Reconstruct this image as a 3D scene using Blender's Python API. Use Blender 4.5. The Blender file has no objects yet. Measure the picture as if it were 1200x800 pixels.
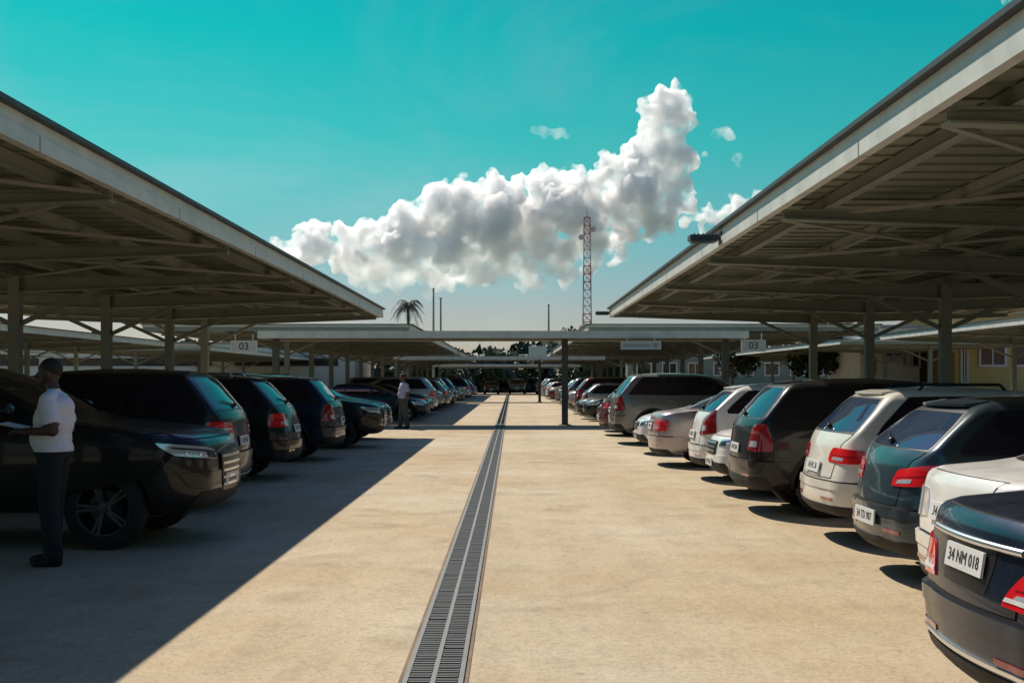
import bpy, bmesh, math, random
import numpy as np
from mathutils import Vector, Matrix, noise as mnoise

R = math.radians
rnd = random.Random(11)
scene = bpy.context.scene
col = scene.collection

# ------------------------------------------------------------------ materials
def mat(name, base, rough=0.6, metal=0.0, coat=0.0, spec=0.5, var=0.0, vscale=4.0, bump=0.0, bscale=40.0, emit=None, dirt=0.0):
    m = bpy.data.materials.new(name); m.use_nodes = True
    nt = m.node_tree; b = nt.nodes['Principled BSDF']
    b.inputs['Base Color'].default_value = (*base, 1)
    b.inputs['Roughness'].default_value = rough
    b.inputs['Metallic'].default_value = metal
    b.inputs['Coat Weight'].default_value = coat
    b.inputs['Coat Roughness'].default_value = 0.04
    b.inputs['Specular IOR Level'].default_value = spec
    tc = nt.nodes.new('ShaderNodeTexCoord')
    if var > 0 or dirt > 0:
        n = nt.nodes.new('ShaderNodeTexNoise'); n.inputs['Scale'].default_value = vscale
        n.inputs['Detail'].default_value = 6; n.inputs['Roughness'].default_value = 0.65
        nt.links.new(tc.outputs['Object'], n.inputs['Vector'])
        mr = nt.nodes.new('ShaderNodeMapRange')
        mr.inputs['From Min'].default_value = 0.3; mr.inputs['From Max'].default_value = 0.7
        mr.inputs['To Min'].default_value = 1 - var; mr.inputs['To Max'].default_value = 1 + var
        nt.links.new(n.outputs['Fac'], mr.inputs['Value'])
        mx = nt.nodes.new('ShaderNodeVectorMath'); mx.operation = 'SCALE'
        mx.inputs[0].default_value = base
        nt.links.new(mr.outputs['Result'], mx.inputs['Scale'])
        nt.links.new(mx.outputs['Vector'], b.inputs['Base Color'])
        mr2 = nt.nodes.new('ShaderNodeMapRange')
        mr2.inputs['From Min'].default_value = 0.3; mr2.inputs['From Max'].default_value = 0.75
        mr2.inputs['To Min'].default_value = max(0, rough - 0.05); mr2.inputs['To Max'].default_value = min(1, rough + 0.12)
        nt.links.new(n.outputs['Fac'], mr2.inputs['Value'])
        nt.links.new(mr2.outputs['Result'], b.inputs['Roughness'])
    if bump > 0:
        n2 = nt.nodes.new('ShaderNodeTexNoise'); n2.inputs['Scale'].default_value = bscale; n2.inputs['Detail'].default_value = 4
        nt.links.new(tc.outputs['Object'], n2.inputs['Vector'])
        bp = nt.nodes.new('ShaderNodeBump'); bp.inputs['Strength'].default_value = bump; bp.inputs['Distance'].default_value = 0.02
        nt.links.new(n2.outputs['Fac'], bp.inputs['Height']); nt.links.new(bp.outputs['Normal'], b.inputs['Normal'])
    if emit:
        b.inputs['Emission Color'].default_value = (*emit[:3], 1); b.inputs['Emission Strength'].default_value = emit[3]
    return m

def paint(name, base, metal=0.25, rough=0.3):
    dark = max(base) < 0.045
    return mat(name, base, rough, metal, coat=0.4 if dark else 0.65, spec=0.3 if dark else 0.5, var=0.05, vscale=3.0)

M = {}
M['steel_white'] = mat('painted_steel_light', (0.56, 0.56, 0.52), 0.5, var=0.16, vscale=2.2)
M['steel_grey'] = mat('painted_steel_grey', (0.22, 0.235, 0.195), 0.55, var=0.16, vscale=1.5)
M['steel_post'] = mat('dark_post', (0.06, 0.062, 0.06), 0.5, var=0.15)
M['brace'] = mat('painted_brace', (0.30, 0.29, 0.25), 0.55, var=0.1)
M['steel_dark'] = mat('dark_flashing', (0.035, 0.04, 0.045), 0.5, var=0.1)
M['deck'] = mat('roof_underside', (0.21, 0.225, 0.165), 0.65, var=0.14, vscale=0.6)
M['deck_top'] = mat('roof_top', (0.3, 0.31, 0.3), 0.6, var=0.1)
M['glass'] = mat('tinted_glass', (0.008, 0.011, 0.016), 0.03, spec=0.7)
M['glass'].node_tree.nodes['Principled BSDF'].inputs['Specular Tint'].default_value = (1.0, 0.68, 1.0, 1)
M['sky_glass'] = mat('sky_reflection_glass', (0.022, 0.045, 0.085), 0.03, spec=0.7)  # blue base colour stands in for sky reflected in the rear windows
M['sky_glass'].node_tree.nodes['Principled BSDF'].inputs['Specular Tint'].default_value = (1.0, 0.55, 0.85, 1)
M['black_trim'] = mat('black_trim', (0.012, 0.012, 0.013), 0.35)
M['plastic'] = mat('dark_plastic', (0.012, 0.012, 0.012), 0.7, var=0.1)
M['tyre'] = mat('tyre_rubber', (0.018, 0.018, 0.018), 0.85, var=0.15, vscale=9)
M['rim'] = mat('alloy_rim', (0.42, 0.42, 0.43), 0.3, 0.85, var=0.06)
M['rim_dark'] = mat('dark_rim', (0.10, 0.10, 0.105), 0.3, 0.8, var=0.06)
M['chrome'] = mat('chrome', (0.85, 0.86, 0.88), 0.28, 1.0)
M['tail_red'] = mat('tail_lamp_red', (0.68, 0.014, 0.022), 0.12, coat=1.0)
M['tail_dark'] = mat('tail_lamp_dark_red', (0.24, 0.010, 0.018), 0.12, coat=1.0)
M['lamp_clear'] = mat('clear_lamp', (0.70, 0.76, 0.82), 0.10, 0.5, coat=1.0)
M['lamp_inner'] = mat('lamp_reflector', (0.08, 0.09, 0.10), 0.15, 0.6)
M['plate'] = mat('number_plate', (0.60, 0.61, 0.60), 0.45, var=0.04)
M['ink'] = mat('dark_ink', (0.03, 0.03, 0.035), 0.6)
M['seam'] = mat('panel_gap', (0.004, 0.004, 0.004), 0.9)
M['under'] = mat('underbody', (0.008, 0.008, 0.008), 0.9)

PAINT = {
 'navy': paint('paint_navy', (0.012, 0.020, 0.042), 0.45, 0.28),
 'black': paint('paint_black', (0.0085, 0.009, 0.010), 0.1, 0.3),
 'graphite': paint('paint_graphite', (0.035, 0.037, 0.04), 0.5, 0.3),
 'slate': paint('paint_slate', (0.030, 0.052, 0.070), 0.5, 0.3),
 'white': paint('paint_white', (0.74, 0.73, 0.70), 0.0, 0.3),
 'cream': paint('paint_cream', (0.72, 0.69, 0.60), 0.0, 0.3),
 'silver': paint('paint_silver', (0.42, 0.43, 0.44), 0.6, 0.3),
 'mauve': paint('paint_mauve', (0.46, 0.40, 0.41), 0.5, 0.3),
 'grey': paint('paint_grey', (0.19, 0.20, 0.20), 0.5, 0.3),
 'maroon': paint('paint_maroon', (0.12, 0.012, 0.014), 0.3, 0.3),
 'blue': paint('paint_blue', (0.02, 0.06, 0.16), 0.4, 0.3),
}

# ------------------------------------------------------------------ mesh builder
class MB:
    def __init__(s): s.v = []; s.f = []; s.m = []
    def add(s, verts, faces, mi=0):
        o = len(s.v); s.v.extend([tuple(map(float, p)) for p in verts])
        for f in faces: s.f.append(tuple(i + o for i in f)); s.m.append(mi)
        return s
    def box(s, c, d, mi=0, rz=0.0):
        cx, cy, cz = c; hx, hy, hz = d[0]/2, d[1]/2, d[2]/2
        ca, sa = math.cos(rz), math.sin(rz)
        vs = []
        for dz in (-hz, hz):
            for dx, dy in ((-hx, -hy), (hx, -hy), (hx, hy), (-hx, hy)):
                vs.append((cx + dx*ca - dy*sa, cy + dx*sa + dy*ca, cz + dz))
        return s.add(vs, [(3,2,1,0),(4,5,6,7),(0,1,5,4),(1,2,6,5),(2,3,7,6),(3,0,4,7)], mi)
    def span(s, x0, x1, y0, y1, z0, z1, mi=0):
        return s.box(((x0+x1)/2, (y0+y1)/2, (z0+z1)/2), (abs(x1-x0), abs(y1-y0), abs(z1-z0)), mi)
    def bar(s, a, b, w, h, mi=0, w2=None, h2=None):
        a = Vector(a); b = Vector(b); d = (b-a).normalized()
        up = Vector((0,0,1)) if abs(d.z) < 0.95 else Vector((0,1,0))
        sd = d.cross(up).normalized(); u = sd.cross(d).normalized()
        w2 = w if w2 is None else w2; h2 = h if h2 is None else h2
        vs = []
        for p, ww, hh in ((a, w, h), (b, w2, h2)):
            for i, j in ((-1,-1),(1,-1),(1,1),(-1,1)):
                vs.append(p + sd*(i*ww/2) + u*(j*hh/2))
        return s.add(vs, [(0,1,2,3),(7,6,5,4),(0,4,5,1),(1,5,6,2),(2,6,7,3),(3,7,4,0)], mi)
    def tube(s, pts, radii, n=10, mi=0, cap=True):
        pts = [Vector(p) for p in pts]
        if not hasattr(radii, '__len__'): radii = [radii]*len(pts)
        vs = []; fs = []
        for k, p in enumerate(pts):
            d = (pts[min(k+1, len(pts)-1)] - pts[max(k-1, 0)]).normalized()
            up = Vector((0,0,1)) if abs(d.z) < 0.9 else Vector((0,1,0))
            a = d.cross(up).normalized(); b = a.cross(d).normalized()
            for i in range(n):
                t = 2*math.pi*i/n
                vs.append(p + (a*math.cos(t) + b*math.sin(t))*radii[k])
        for k in range(len(pts)-1):
            for i in range(n):
                j = (i+1) % n
                fs.append((k*n+i, k*n+j, (k+1)*n+j, (k+1)*n+i))
        if cap:
            fs.append(tuple(range(n-1, -1, -1))); fs.append(tuple((len(pts)-1)*n+i for i in range(n)))
        return s.add(vs, fs, mi)
    def lathe_y(s, prof, n=32, mi=0, closed=True):
        # prof: list of (radius, y)
        vs = []; fs = []; k = len(prof)
        for i in range(n):
            t = 2*math.pi*i/n
            for r, y in prof: vs.append((r*math.cos(t), y, r*math.sin(t)))
        for i in range(n):
            j = (i+1) % n
            for a in range(k if closed else k-1):
                b = (a+1) % k
                fs.append((i*k+a, i*k+b, j*k+b, j*k+a))
        return s.add(vs, fs, mi)
    def sphere(s, c, r, seg=12, ring=8, mi=0, sc=(1,1,1)):
        vs = [(c[0], c[1], c[2]+r*sc[2])]; fs = []
        for i in range(1, ring):
            a = math.pi*i/ring
            for j in range(seg):
                b = 2*math.pi*j/seg
                vs.append((c[0]+r*sc[0]*math.sin(a)*math.cos(b), c[1]+r*sc[1]*math.sin(a)*math.sin(b), c[2]+r*sc[2]*math.cos(a)))
        vs.append((c[0], c[1], c[2]-r*sc[2]))
        for j in range(seg): fs.append((0, 1+j, 1+(j+1) % seg))
        for i in range(ring-2):
            for j in range(seg):
                a = 1+i*seg+j; b = 1+i*seg+(j+1) % seg
                fs.append((a, a+seg, b+seg, b))
        l = len(vs)-1; o = 1+(ring-2)*seg
        for j in range(seg): fs.append((o+j, l, o+(j+1) % seg))
        return s.add(vs, fs, mi)
    def mesh(s, name, mats, smooth=False, fix=True, angle=35):
        me = bpy.data.meshes.new(name); me.from_pydata(s.v, [], s.f)
        for m in mats: me.materials.append(m)
        me.polygons.foreach_set('material_index', s.m)
        if fix:
            bm = bmesh.new(); bm.from_mesh(me); bmesh.ops.recalc_face_normals(bm, faces=bm.faces); bm.to_mesh(me); bm.free()
        if smooth:
            me.polygons.foreach_set('use_smooth', [True]*len(me.polygons)); me.set_sharp_from_angle(angle=R(angle))
        me.update(); return me
    def build(s, name, mats, parent=None, smooth=False, fix=True, angle=35, loc=None):
        if not isinstance(mats, (list, tuple)): mats = [mats]
        return link(name, s.mesh(name, mats, smooth, fix, angle), parent, loc)

def link(name, me, parent=None, loc=None):
    o = bpy.data.objects.new(name, me); col.objects.link(o)
    if parent is not None: o.parent = parent
    if loc is not None: o.location = loc
    return o
def tag(o, label=None, cat=None, group=None, kind=None):
    if label: o['label'] = label
    if cat: o['category'] = cat
    if group: o['group'] = group
    if kind: o['kind'] = kind
    return o
def empty(name, loc, rz=0.0):
    o = bpy.data.objects.new(name, None); col.objects.link(o)
    o.location = loc; o.rotation_euler = (0, 0, rz); o.empty_display_size = 0.3
    return o
def evaluated_mesh(o):
    dg = bpy.context.evaluated_depsgraph_get(); dg.update()
    return bpy.data.meshes.new_from_object(o.evaluated_get(dg), depsgraph=dg)
def remeshed(mb, voxel, smooth_it=0, name='solid'):
    me = mb.mesh(name, []); o = link(name, me)
    m = o.modifiers.new('r', 'REMESH'); m.mode = 'VOXEL'; m.voxel_size = voxel
    if smooth_it:
        q = o.modifiers.new('s', 'SMOOTH'); q.iterations = smooth_it; q.factor = 0.5
    out = evaluated_mesh(o); bpy.data.objects.remove(o); return out
def text_mesh(name, body, size, material, parent, loc, rot, extrude=0.004):
    cu = bpy.data.curves.new(name, 'FONT'); cu.body = body; cu.size = size; cu.extrude = extrude
    cu.align_x = 'CENTER'; cu.align_y = 'CENTER'
    o = bpy.data.objects.new(name, cu); col.objects.link(o)
    me = evaluated_mesh(o); bpy.data.objects.remove(o)
    me.materials.clear(); me.materials.append(material)
    t = link(name, me, parent, loc); t.rotation_euler = rot
    return t

# ------------------------------------------------------------------ camera / light / sky
F = 1450.0; CAMH = 1.6
cam_d = bpy.data.cameras.new('camera'); cam = bpy.data.objects.new('camera', cam_d); col.objects.link(cam)
cam.location = (0, 0, CAMH); cam.rotation_euler = (R(90), 0, 0)
cam_d.sensor_width = 36; cam_d.lens = 36*F/1200; cam_d.shift_y = 45/1200
cam_d.clip_start = 0.05; cam_d.clip_end = 30000
scene.camera = cam
def at(px, py, Y):                       # photo pixel at distance Y -> world point
    return Vector(((px-600)*Y/F, Y, CAMH + (445-py)*Y/F))

SUN_DIR = Vector((-1.66, 3.0, 3.7)).normalized()
el = math.asin(SUN_DIR.z); az = math.atan2(SUN_DIR.x, SUN_DIR.y)
sd = bpy.data.lights.new('sun', 'SUN'); sd.energy = 4.6; sd.angle = R(0.53); sd.color = (1.0, 0.90, 0.76)
sun = bpy.data.objects.new('sun', sd); col.objects.link(sun)
sun.rotation_euler = SUN_DIR.to_track_quat('Z', 'Y').to_euler()

w = bpy.data.worlds.new('World'); scene.world = w; w.use_nodes = True
nt = w.node_tree; bg = nt.nodes['Background']
sky = nt.nodes.new('ShaderNodeTexSky'); sky.sky_type = 'NISHITA'; sky.sun_disc = False
sky.sun_elevation = el; sky.sun_rotation = az; sky.air_density = 1.0; sky.dust_density = 0.6; sky.ozone_density = 1.5
tc = nt.nodes.new('ShaderNodeTexCoord'); sx = nt.nodes.new('ShaderNodeSeparateXYZ')
nt.links.new(tc.outputs['Generated'], sx.inputs['Vector'])
ramp = nt.nodes.new('ShaderNodeValToRGB'); cr = ramp.color_ramp
TINT = [(0.0, (0.46, 0.44, 0.50)), (0.055, (0.43, 0.45, 0.51)), (0.10, (0.30, 0.52, 0.51)), (0.18, (0.10, 0.66, 0.50)), (0.27, (0.015, 0.71, 0.51)), (0.34, (0.02, 0.65, 0.52)), (0.50, (0.42, 0.60, 0.85)), (1.0, (0.58, 0.68, 0.90))]
cr.elements[0].position, cr.elements[0].color = TINT[0][0], (*TINT[0][1], 1)
cr.elements[1].position, cr.elements[1].color = TINT[-1][0], (*TINT[-1][1], 1)
for p_, c_ in TINT[1:-1]:
    e = cr.elements.new(p_); e.color = (*c_, 1)
nt.links.new(sx.outputs['Z'], ramp.inputs['Fac'])
mul = nt.nodes.new('ShaderNodeVectorMath'); mul.operation = 'MULTIPLY'
nt.links.new(sky.outputs['Color'], mul.inputs[0]); nt.links.new(ramp.outputs['Color'], mul.inputs[1])
wn = nt.nodes.new('ShaderNodeTexNoise'); wn.inputs['Scale'].default_value = 2.2; wn.inputs['Detail'].default_value = 8; wn.inputs['Roughness'].default_value = 0.62; wn.inputs['Distortion'].default_value = 0.6
wm = nt.nodes.new('ShaderNodeMapping'); wm.inputs['Scale'].default_value = (1.0, 1.0, 2.6); wm.inputs['Location'].default_value = (0.3, 0.1, 0.4)
nt.links.new(tc.outputs['Generated'], wm.inputs['Vector']); nt.links.new(wm.outputs['Vector'], wn.inputs['Vector'])
wr_ = nt.nodes.new('ShaderNodeMapRange'); wr_.interpolation_type = 'SMOOTHSTEP'; wr_.inputs['From Min'].default_value = 0.46; wr_.inputs['From Max'].default_value = 0.74; wr_.inputs['To Max'].default_value = 0.26
nt.links.new(wn.outputs['Fac'], wr_.inputs['Value'])
pale = nt.nodes.new('ShaderNodeVectorMath'); pale.operation = 'MULTIPLY'; pale.inputs[1].default_value = (0.62, 0.72, 0.62)
nt.links.new(sky.outputs['Color'], pale.inputs[0])
wx = nt.nodes.new('ShaderNodeMixRGB'); nt.links.new(wr_.outputs[0], wx.inputs['Fac']); nt.links.new(mul.outputs['Vector'], wx.inputs[1]); nt.links.new(pale.outputs['Vector'], wx.inputs[2])
nt.links.new(wx.outputs[0], bg.inputs['Color']); bg.inputs['Strength'].default_value = 0.1

scene.view_settings.view_transform = 'Standard'; scene.view_settings.look = 'None'
scene.view_settings.exposure = 0.30; scene.view_settings.gamma = 1.0; scene.view_settings.use_curve_mapping = False
scene.render.engine = 'CYCLES'
scene.cycles.volume_max_steps = 512
scene.cycles.volume_bounces = 14; scene.cycles.max_bounces = 18
scene.cycles.use_denoising = True
scene.cycles.sample_clamp_indirect = 8

# ------------------------------------------------------------------ ground
def ground_material():
    m = bpy.data.materials.new('sandy_concrete'); m.use_nodes = True
    nt = m.node_tree; b = nt.nodes['Principled BSDF']; L = nt.links
    tc = nt.nodes.new('ShaderNodeTexCoord')
    def ns(scale, detail=6, rough=0.6, stretch=None):
        n = nt.nodes.new('ShaderNodeTexNoise'); n.inputs['Scale'].default_value = scale
        n.inputs['Detail'].default_value = detail; n.inputs['Roughness'].default_value = rough
        if stretch:
            mp = nt.nodes.new('ShaderNodeMapping'); mp.inputs['Scale'].default_value = stretch
            L.new(tc.outputs['Object'], mp.inputs['Vector']); L.new(mp.outputs['Vector'], n.inputs['Vector'])
        else: L.new(tc.outputs['Object'], n.inputs['Vector'])
        return n
    def ramp(src, stops):
        r = nt.nodes.new('ShaderNodeValToRGB'); c = r.color_ramp
        c.elements[0].position, c.elements[0].color = stops[0][0], (*stops[0][1], 1)
        c.elements[1].position, c.elements[1].color = stops[-1][0], (*stops[-1][1], 1)
        for p, q in stops[1:-1]: c.elements.new(p).color = (*q, 1)
        L.new(src, r.inputs['Fac']); return r
    def mulc(a, b_):
        x = nt.nodes.new('ShaderNodeMixRGB'); x.blend_type = 'MULTIPLY'; x.inputs['Fac'].default_value = 1
        L.new(a, x.inputs[1]); L.new(b_, x.inputs[2]); return x.outputs[0]
    big = ramp(ns(0.22, 8, 0.62).outputs['Fac'], [(0.30, (0.39, 0.285, 0.165)), (0.5, (0.45, 0.37, 0.255)), (0.66, (0.50, 0.435, 0.33))])
    mid = ramp(ns(3.0, 8, 0.7, (1, 0.45, 1)).outputs['Fac'], [(0.3, (0.84, 0.83, 0.815)), (0.5, (1, 1, 1)), (0.72, (1.07, 1.065, 1.06))])
    fine = ramp(ns(38, 5, 0.85).outputs['Fac'], [(0.28, (0.45, 0.44, 0.42)), (0.46, (0.97, 0.97, 0.97)), (0.7, (1.25, 1.23, 1.20))])
    stain = ramp(ns(0.9, 3, 0.5).outputs['Fac'], [(0.58, (1, 1, 1)), (0.74, (0.74, 0.70, 0.64))])
    spots = nt.nodes.new('ShaderNodeTexVoronoi'); spots.inputs['Scale'].default_value = 2.3
    L.new(tc.outputs['Object'], spots.inputs['Vector'])
    sp = ramp(spots.outputs['Distance'], [(0.02, (0.72, 0.69, 0.66)), (0.10, (1, 1, 1))])
    ck = nt.nodes.new('ShaderNodeTexVoronoi'); ck.feature = 'DISTANCE_TO_EDGE'; ck.inputs['Scale'].default_value = 0.33
    wv = nt.nodes.new('ShaderNodeVectorMath'); wv.operation = 'MULTIPLY_ADD'; wv.inputs[1].default_value = (0.9, 0.9, 0.9)
    L.new(ns(1.3, 5, 0.6).outputs['Color'], wv.inputs[0]); L.new(tc.outputs['Object'], wv.inputs[2]); L.new(wv.outputs[0], ck.inputs['Vector'])
    crk = ramp(ck.outputs['Distance'], [(0.0, (0.88, 0.87, 0.85)), (0.005, (1, 1, 1))])
    lane = ramp(ns(0.9, 5, 0.6, (1, 0.06, 1)).outputs['Fac'], [(0.35, (0.93, 0.92, 0.90)), (0.6, (1.03, 1.03, 1.02))])
    big2 = mulc(mulc(big.outputs[0], crk.outputs[0]), lane.outputs[0])
    grit = ramp(ns(14, 7, 0.85).outputs['Fac'], [(0.34, (0.76, 0.74, 0.71)), (0.5, (1, 1, 1)), (0.68, (1.10, 1.095, 1.085))])
    big2 = mulc(big2, grit.outputs[0])
    c = mulc(mulc(mulc(mulc(big2, mid.outputs[0]), fine.outputs[0]), stain.outputs[0]), sp.outputs[0])
    L.new(c, b.inputs['Base Color']); b.inputs['Roughness'].default_value = 0.85; b.inputs['Specular IOR Level'].default_value = 0.25
    bp = nt.nodes.new('ShaderNodeBump'); bp.inputs['Strength'].default_value = 0.35; bp.inputs['Distance'].default_value = 0.01
    L.new(ns(70, 5, 0.8).outputs['Fac'], bp.inputs['Height']); L.new(bp.outputs['Normal'], b.inputs['Normal'])
    return m
M['ground'] = ground_material()
M['scrub'] = mat('dry_scrub', (0.16, 0.17, 0.13), 0.95, var=0.35, vscale=0.05)
g = MB(); g.add([(-9000,-3000,-0.06),(9000,-3000,-0.06),(9000,15000,-0.06),(-9000,15000,-0.06)], [(0,1,2,3)])
tag(g.build('terrain', M['scrub'], fix=False), 'dull scrub land stretching beyond the car park', 'terrain', kind='structure')
g = MB(); g.add([(-130,-70,0),(130,-70,0),(130,230,0),(-130,230,0)], [(0,1,2,3)])
tag(g.build('ground', M['ground'], fix=False), 'pale sandy concrete ground of the car park', 'ground', kind='structure')

# drain
M['grate'] = mat('grate_iron', (0.045, 0.047, 0.048), 0.55, 0.3, var=0.2, vscale=8)
M['rail'] = mat('drain_rail', (0.15, 0.15, 0.145), 0.6, 0.2, var=0.15, vscale=5)
M['channel'] = mat('channel_dark', (0.012, 0.012, 0.012), 0.9)
M['stained_edge'] = mat('stained_edge', (0.17, 0.12, 0.08), 0.9, var=0.45, vscale=3)
rr0 = random.Random(4)
dr = empty('drain', (-0.417, 0, 0)); tag(dr, 'long iron drain grating running down the middle of the sunlit aisle', 'drain')
b = MB(); b.span(-0.16, 0.16, -3, 136, 0.0, 0.004); b.build('channel', M['channel'], dr)
b = MB()
b.span(-0.185, -0.16, -3, 136, 0.0, 0.006); b.span(0.16, 0.185, -3, 136, 0.0, 0.006); b.build('edging', M['stained_edge'], dr)
for x in (-0.147, 0.0, 0.147):
    b = MB(); b.span(x-0.013, x+0.013, -3, 136, 0.004, 0.019); b.build('rail', M['rail'], dr)
for sx_ in (-1, 1):
    b = MB(); y = 2.0; k = 0
    while y < 136:
        st = 0.055 if y < 45 else 0.25
        jit = 0.0025*rr0.gauss(0, 1)
        big = (k % 10 == 0) and y < 45
        x0, x1 = (0.014, 0.133)
        b.box((sx_*(x0+x1)/2+jit, y, 0.010+abs(jit)*0.5), (x1-x0, 0.032 if not big else 0.02, 0.010), 1 if big else 0)
        y += st; k += 1
    b.build('grate', [M['grate'], M['rail']], dr)

# ------------------------------------------------------------------ cars
def pchip(xs, ys):
    xs = np.array(xs, float); ys = np.array(ys, float); h = np.diff(xs); d = np.diff(ys)/h
    m = np.zeros(len(xs)); m[0] = d[0]; m[-1] = d[-1]
    for i in range(1, len(xs)-1):
        if d[i-1]*d[i] > 0:
            w1 = 2*h[i]+h[i-1]; w2 = h[i]+2*h[i-1]; m[i] = (w1+w2)/(w1/d[i-1]+w2/d[i])
    def f(x):
        x = min(max(x, xs[0]), xs[-1]); i = min(int(np.searchsorted(xs, x, 'right')-1), len(xs)-2)
        t = (x-xs[i])/h[i]
        return ((2*t**3-3*t*t+1)*ys[i] + (t**3-2*t*t+t)*h[i]*m[i] + (-2*t**3+3*t*t)*ys[i+1] + (t**3-t*t)*h[i]*m[i+1])
    return f

class Shape:
    def __init__(s, sp):
        s.sp = sp
        s.xf = pchip(*zip(*sp['front'])); s.xr = pchip(*zip(*sp['rear'])); s.w = pchip(*zip(*sp['width']))
        s.cf = pchip(*zip(*sp['cf'])); s.cr = pchip(*zip(*sp['cr']))       # corner radius along the car
        s.bf = pchip(*zip(*sp['bf'])); s.br = pchip(*zip(*sp['br']))       # plan bulge of nose / tail
        s.z0 = sp['front'][0][0]; s.z1 = sp['front'][-1][0]
    def prm(s, z):
        xf, xr, w = s.xf(z), s.xr(z), s.w(z); L = max(xf-xr, 0.05)
        cf = min(s.cf(z), 0.32*L); cr = min(s.cr(z), 0.32*L)
        cyf = min(cf*0.85, 0.42*w); kz = min(1, max(0, (z-s.sp['zbelt']+0.06)/0.12)); cyr = min(cr*(1.3-0.5*kz), 0.42*w)
        hl = s.sp['L']/2
        we = lambda x: w*(1-0.05*abs(x/hl)**3)
        bf, br = s.bf(z), s.br(z)
        wf = we(xf-cf); wr = we(xr+cr)
        x1f = xf-bf*((wf-cyf)/w)**2; x1r = xr+br*((wr-cyr)/w)**2
        return xf, xr, w, cf, cr, cyf, cyr, we, bf, br, wf, wr, x1f, x1r
    def S(s, p, z):
        while p > 5: p -= 10
        while p < -5: p += 10
        sg = 1 if p >= 0 else -1; q = abs(p)
        xf, xr, w, cf, cr, cyf, cyr, we, bf, br, wf, wr, x1f, x1r = s.prm(z)
        if q <= 1:
            y = q*(wf-cyf); x = xf-bf*(y/w)**2
        elif q <= 2:
            t = (q-1)*math.pi/2; x = x1f-cf*(1-math.cos(t)); y = wf-cyf+cyf*math.sin(t)
            y = min(y, wf)
        elif q <= 3:
            xa = x1f-cf; xb = x1r+cr; x = xa+(q-2)*(xb-xa)
            y = we(x)
            # blend to exact ends
            ea = wf-we(xa); eb = wr-we(xb); y += ea*(1-(q-2))+eb*(q-2)
        elif q <= 4:
            t = (4-q)*math.pi/2; x = x1r+cr*(1-math.cos(t)); y = wr-cyr+cyr*math.sin(t)
        else:
            y = (5-q)*(wr-cyr); x = xr+br*(y/w)**2
        return Vector((x, sg*y, z))
    def px(s, x, z, side=1):
        xf, xr, w, cf, cr, cyf, cyr, we, bf, br, wf, wr, x1f, x1r = s.prm(z)
        xa = x1f-cf; xb = x1r+cr
        t = (xa-x)/(xa-xb)
        if t < 0:
            c = max(-1, min(1, 1-(x1f-x)/cf)); q = 1+math.acos(c)*2/math.pi
        elif t > 1:
            c = max(-1, min(1, 1-(x-x1r)/cr)); q = 4-math.acos(c)*2/math.pi
        else: q = 2+t
        return side*q
    def N(s, p, z):
        e = 1e-3
        a = s.S(p+e, z)-s.S(p-e, z)
        za, zb = max(z-e*4, s.z0), min(z+e*4, s.z1)
        b_ = s.S(p, zb)-s.S(p, za)
        n = a.cross(b_)
        if n.length < 1e-12: return Vector((0,0,1))
        n.normalize(); c = s.S(p, z)
        if n.dot(Vector((c.x*0.6, c.y, (c.z-0.8)*1.5))) < 0: n = -n
        return n
    def body(s):
        sp = s.sp
        zs = sorted(set([round(v, 4) for v in np.linspace(s.z0, sp['zhood0'], 16)] + [round(v, 4) for v in np.linspace(sp['zhood0'], sp['zbelt'], 14)] +
                        [round(v, 4) for v in np.linspace(sp['zbelt'], sp['zroof'], 14)] + [round(v, 4) for v in np.linspace(sp['zroof'], s.z1, 12)]))
        qs = [i/6 for i in range(6)] + [1+i/7 for i in range(7)] + [2+i/30 for i in range(30)] + [3+i/7 for i in range(7)] + [4+i/6 for i in range(7)]
        n = len(qs); ring = 2*n-2
        mb = MB(); vs = []; fs = []; ms = []
        for z in zs:
            for q in qs: vs.append(s.S(q, z))
            for q in qs[-2:0:-1]: vs.append(s.S(-q, z))
        for k in range(len(zs)-1):
            for i in range(ring):
                j = (i+1) % ring
                fs.append((k*ring+i, k*ring+j, (k+1)*ring+j, (k+1)*ring+i)); ms.append(1 if zs[k+1] < sp['zsill'] else 0)
        def cap(o, fl, mi):
            for i in range(n-1):
                a = i; b_ = i+1
                c = (ring-b_) % ring if b_ < n-1 else n-1
                d = (ring-a) % ring
                f = [o+a, o+b_, o+c, o+d]
                f2 = []
                for v in f:
                    if v not in f2: f2.append(v)
                if len(f2) >= 3: fs.append(tuple(f2 if fl else f2[::-1])); ms.append(mi)
        cap((len(zs)-1)*ring, True, 0); cap(0, False, 1)
        mb.v = [tuple(v) for v in vs]; mb.f = fs; mb.m = ms
        return mb
    def patch(s, mb, c, nu, nv, off, thick=0.006, rk=0.0, mi=0):
        # c: four (p, z) corners, counted round the patch
        vs = []; back = []; fs = []
        for j in range(nv+1):
            for i in range(nu+1):
                a, b_ = 2*i/nu-1, 2*j/nv-1
                if rk:
                    a2 = a*(1-rk*(1-math.sqrt(max(0, 1-b_*b_/2)))); b2 = b_*(1-rk*(1-math.sqrt(max(0, 1-a*a/2))))
                    a, b_ = a2, b2
                u, v = (a+1)/2, (b_+1)/2
                p = (c[0][0]*(1-u)+c[1][0]*u)*(1-v)+(c[3][0]*(1-u)+c[2][0]*u)*v
                z = (c[0][1]*(1-u)+c[1][1]*u)*(1-v)+(c[3][1]*(1-u)+c[2][1]*u)*v
                P = s.S(p, z); n = s.N(p, z)
                vs.append(P+n*off); back.append(P+n*(off-thick))
        W = nu+1
        for j in range(nv):
            for i in range(nu):
                fs.append((j*W+i, j*W+i+1, (j+1)*W+i+1, (j+1)*W+i))
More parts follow.
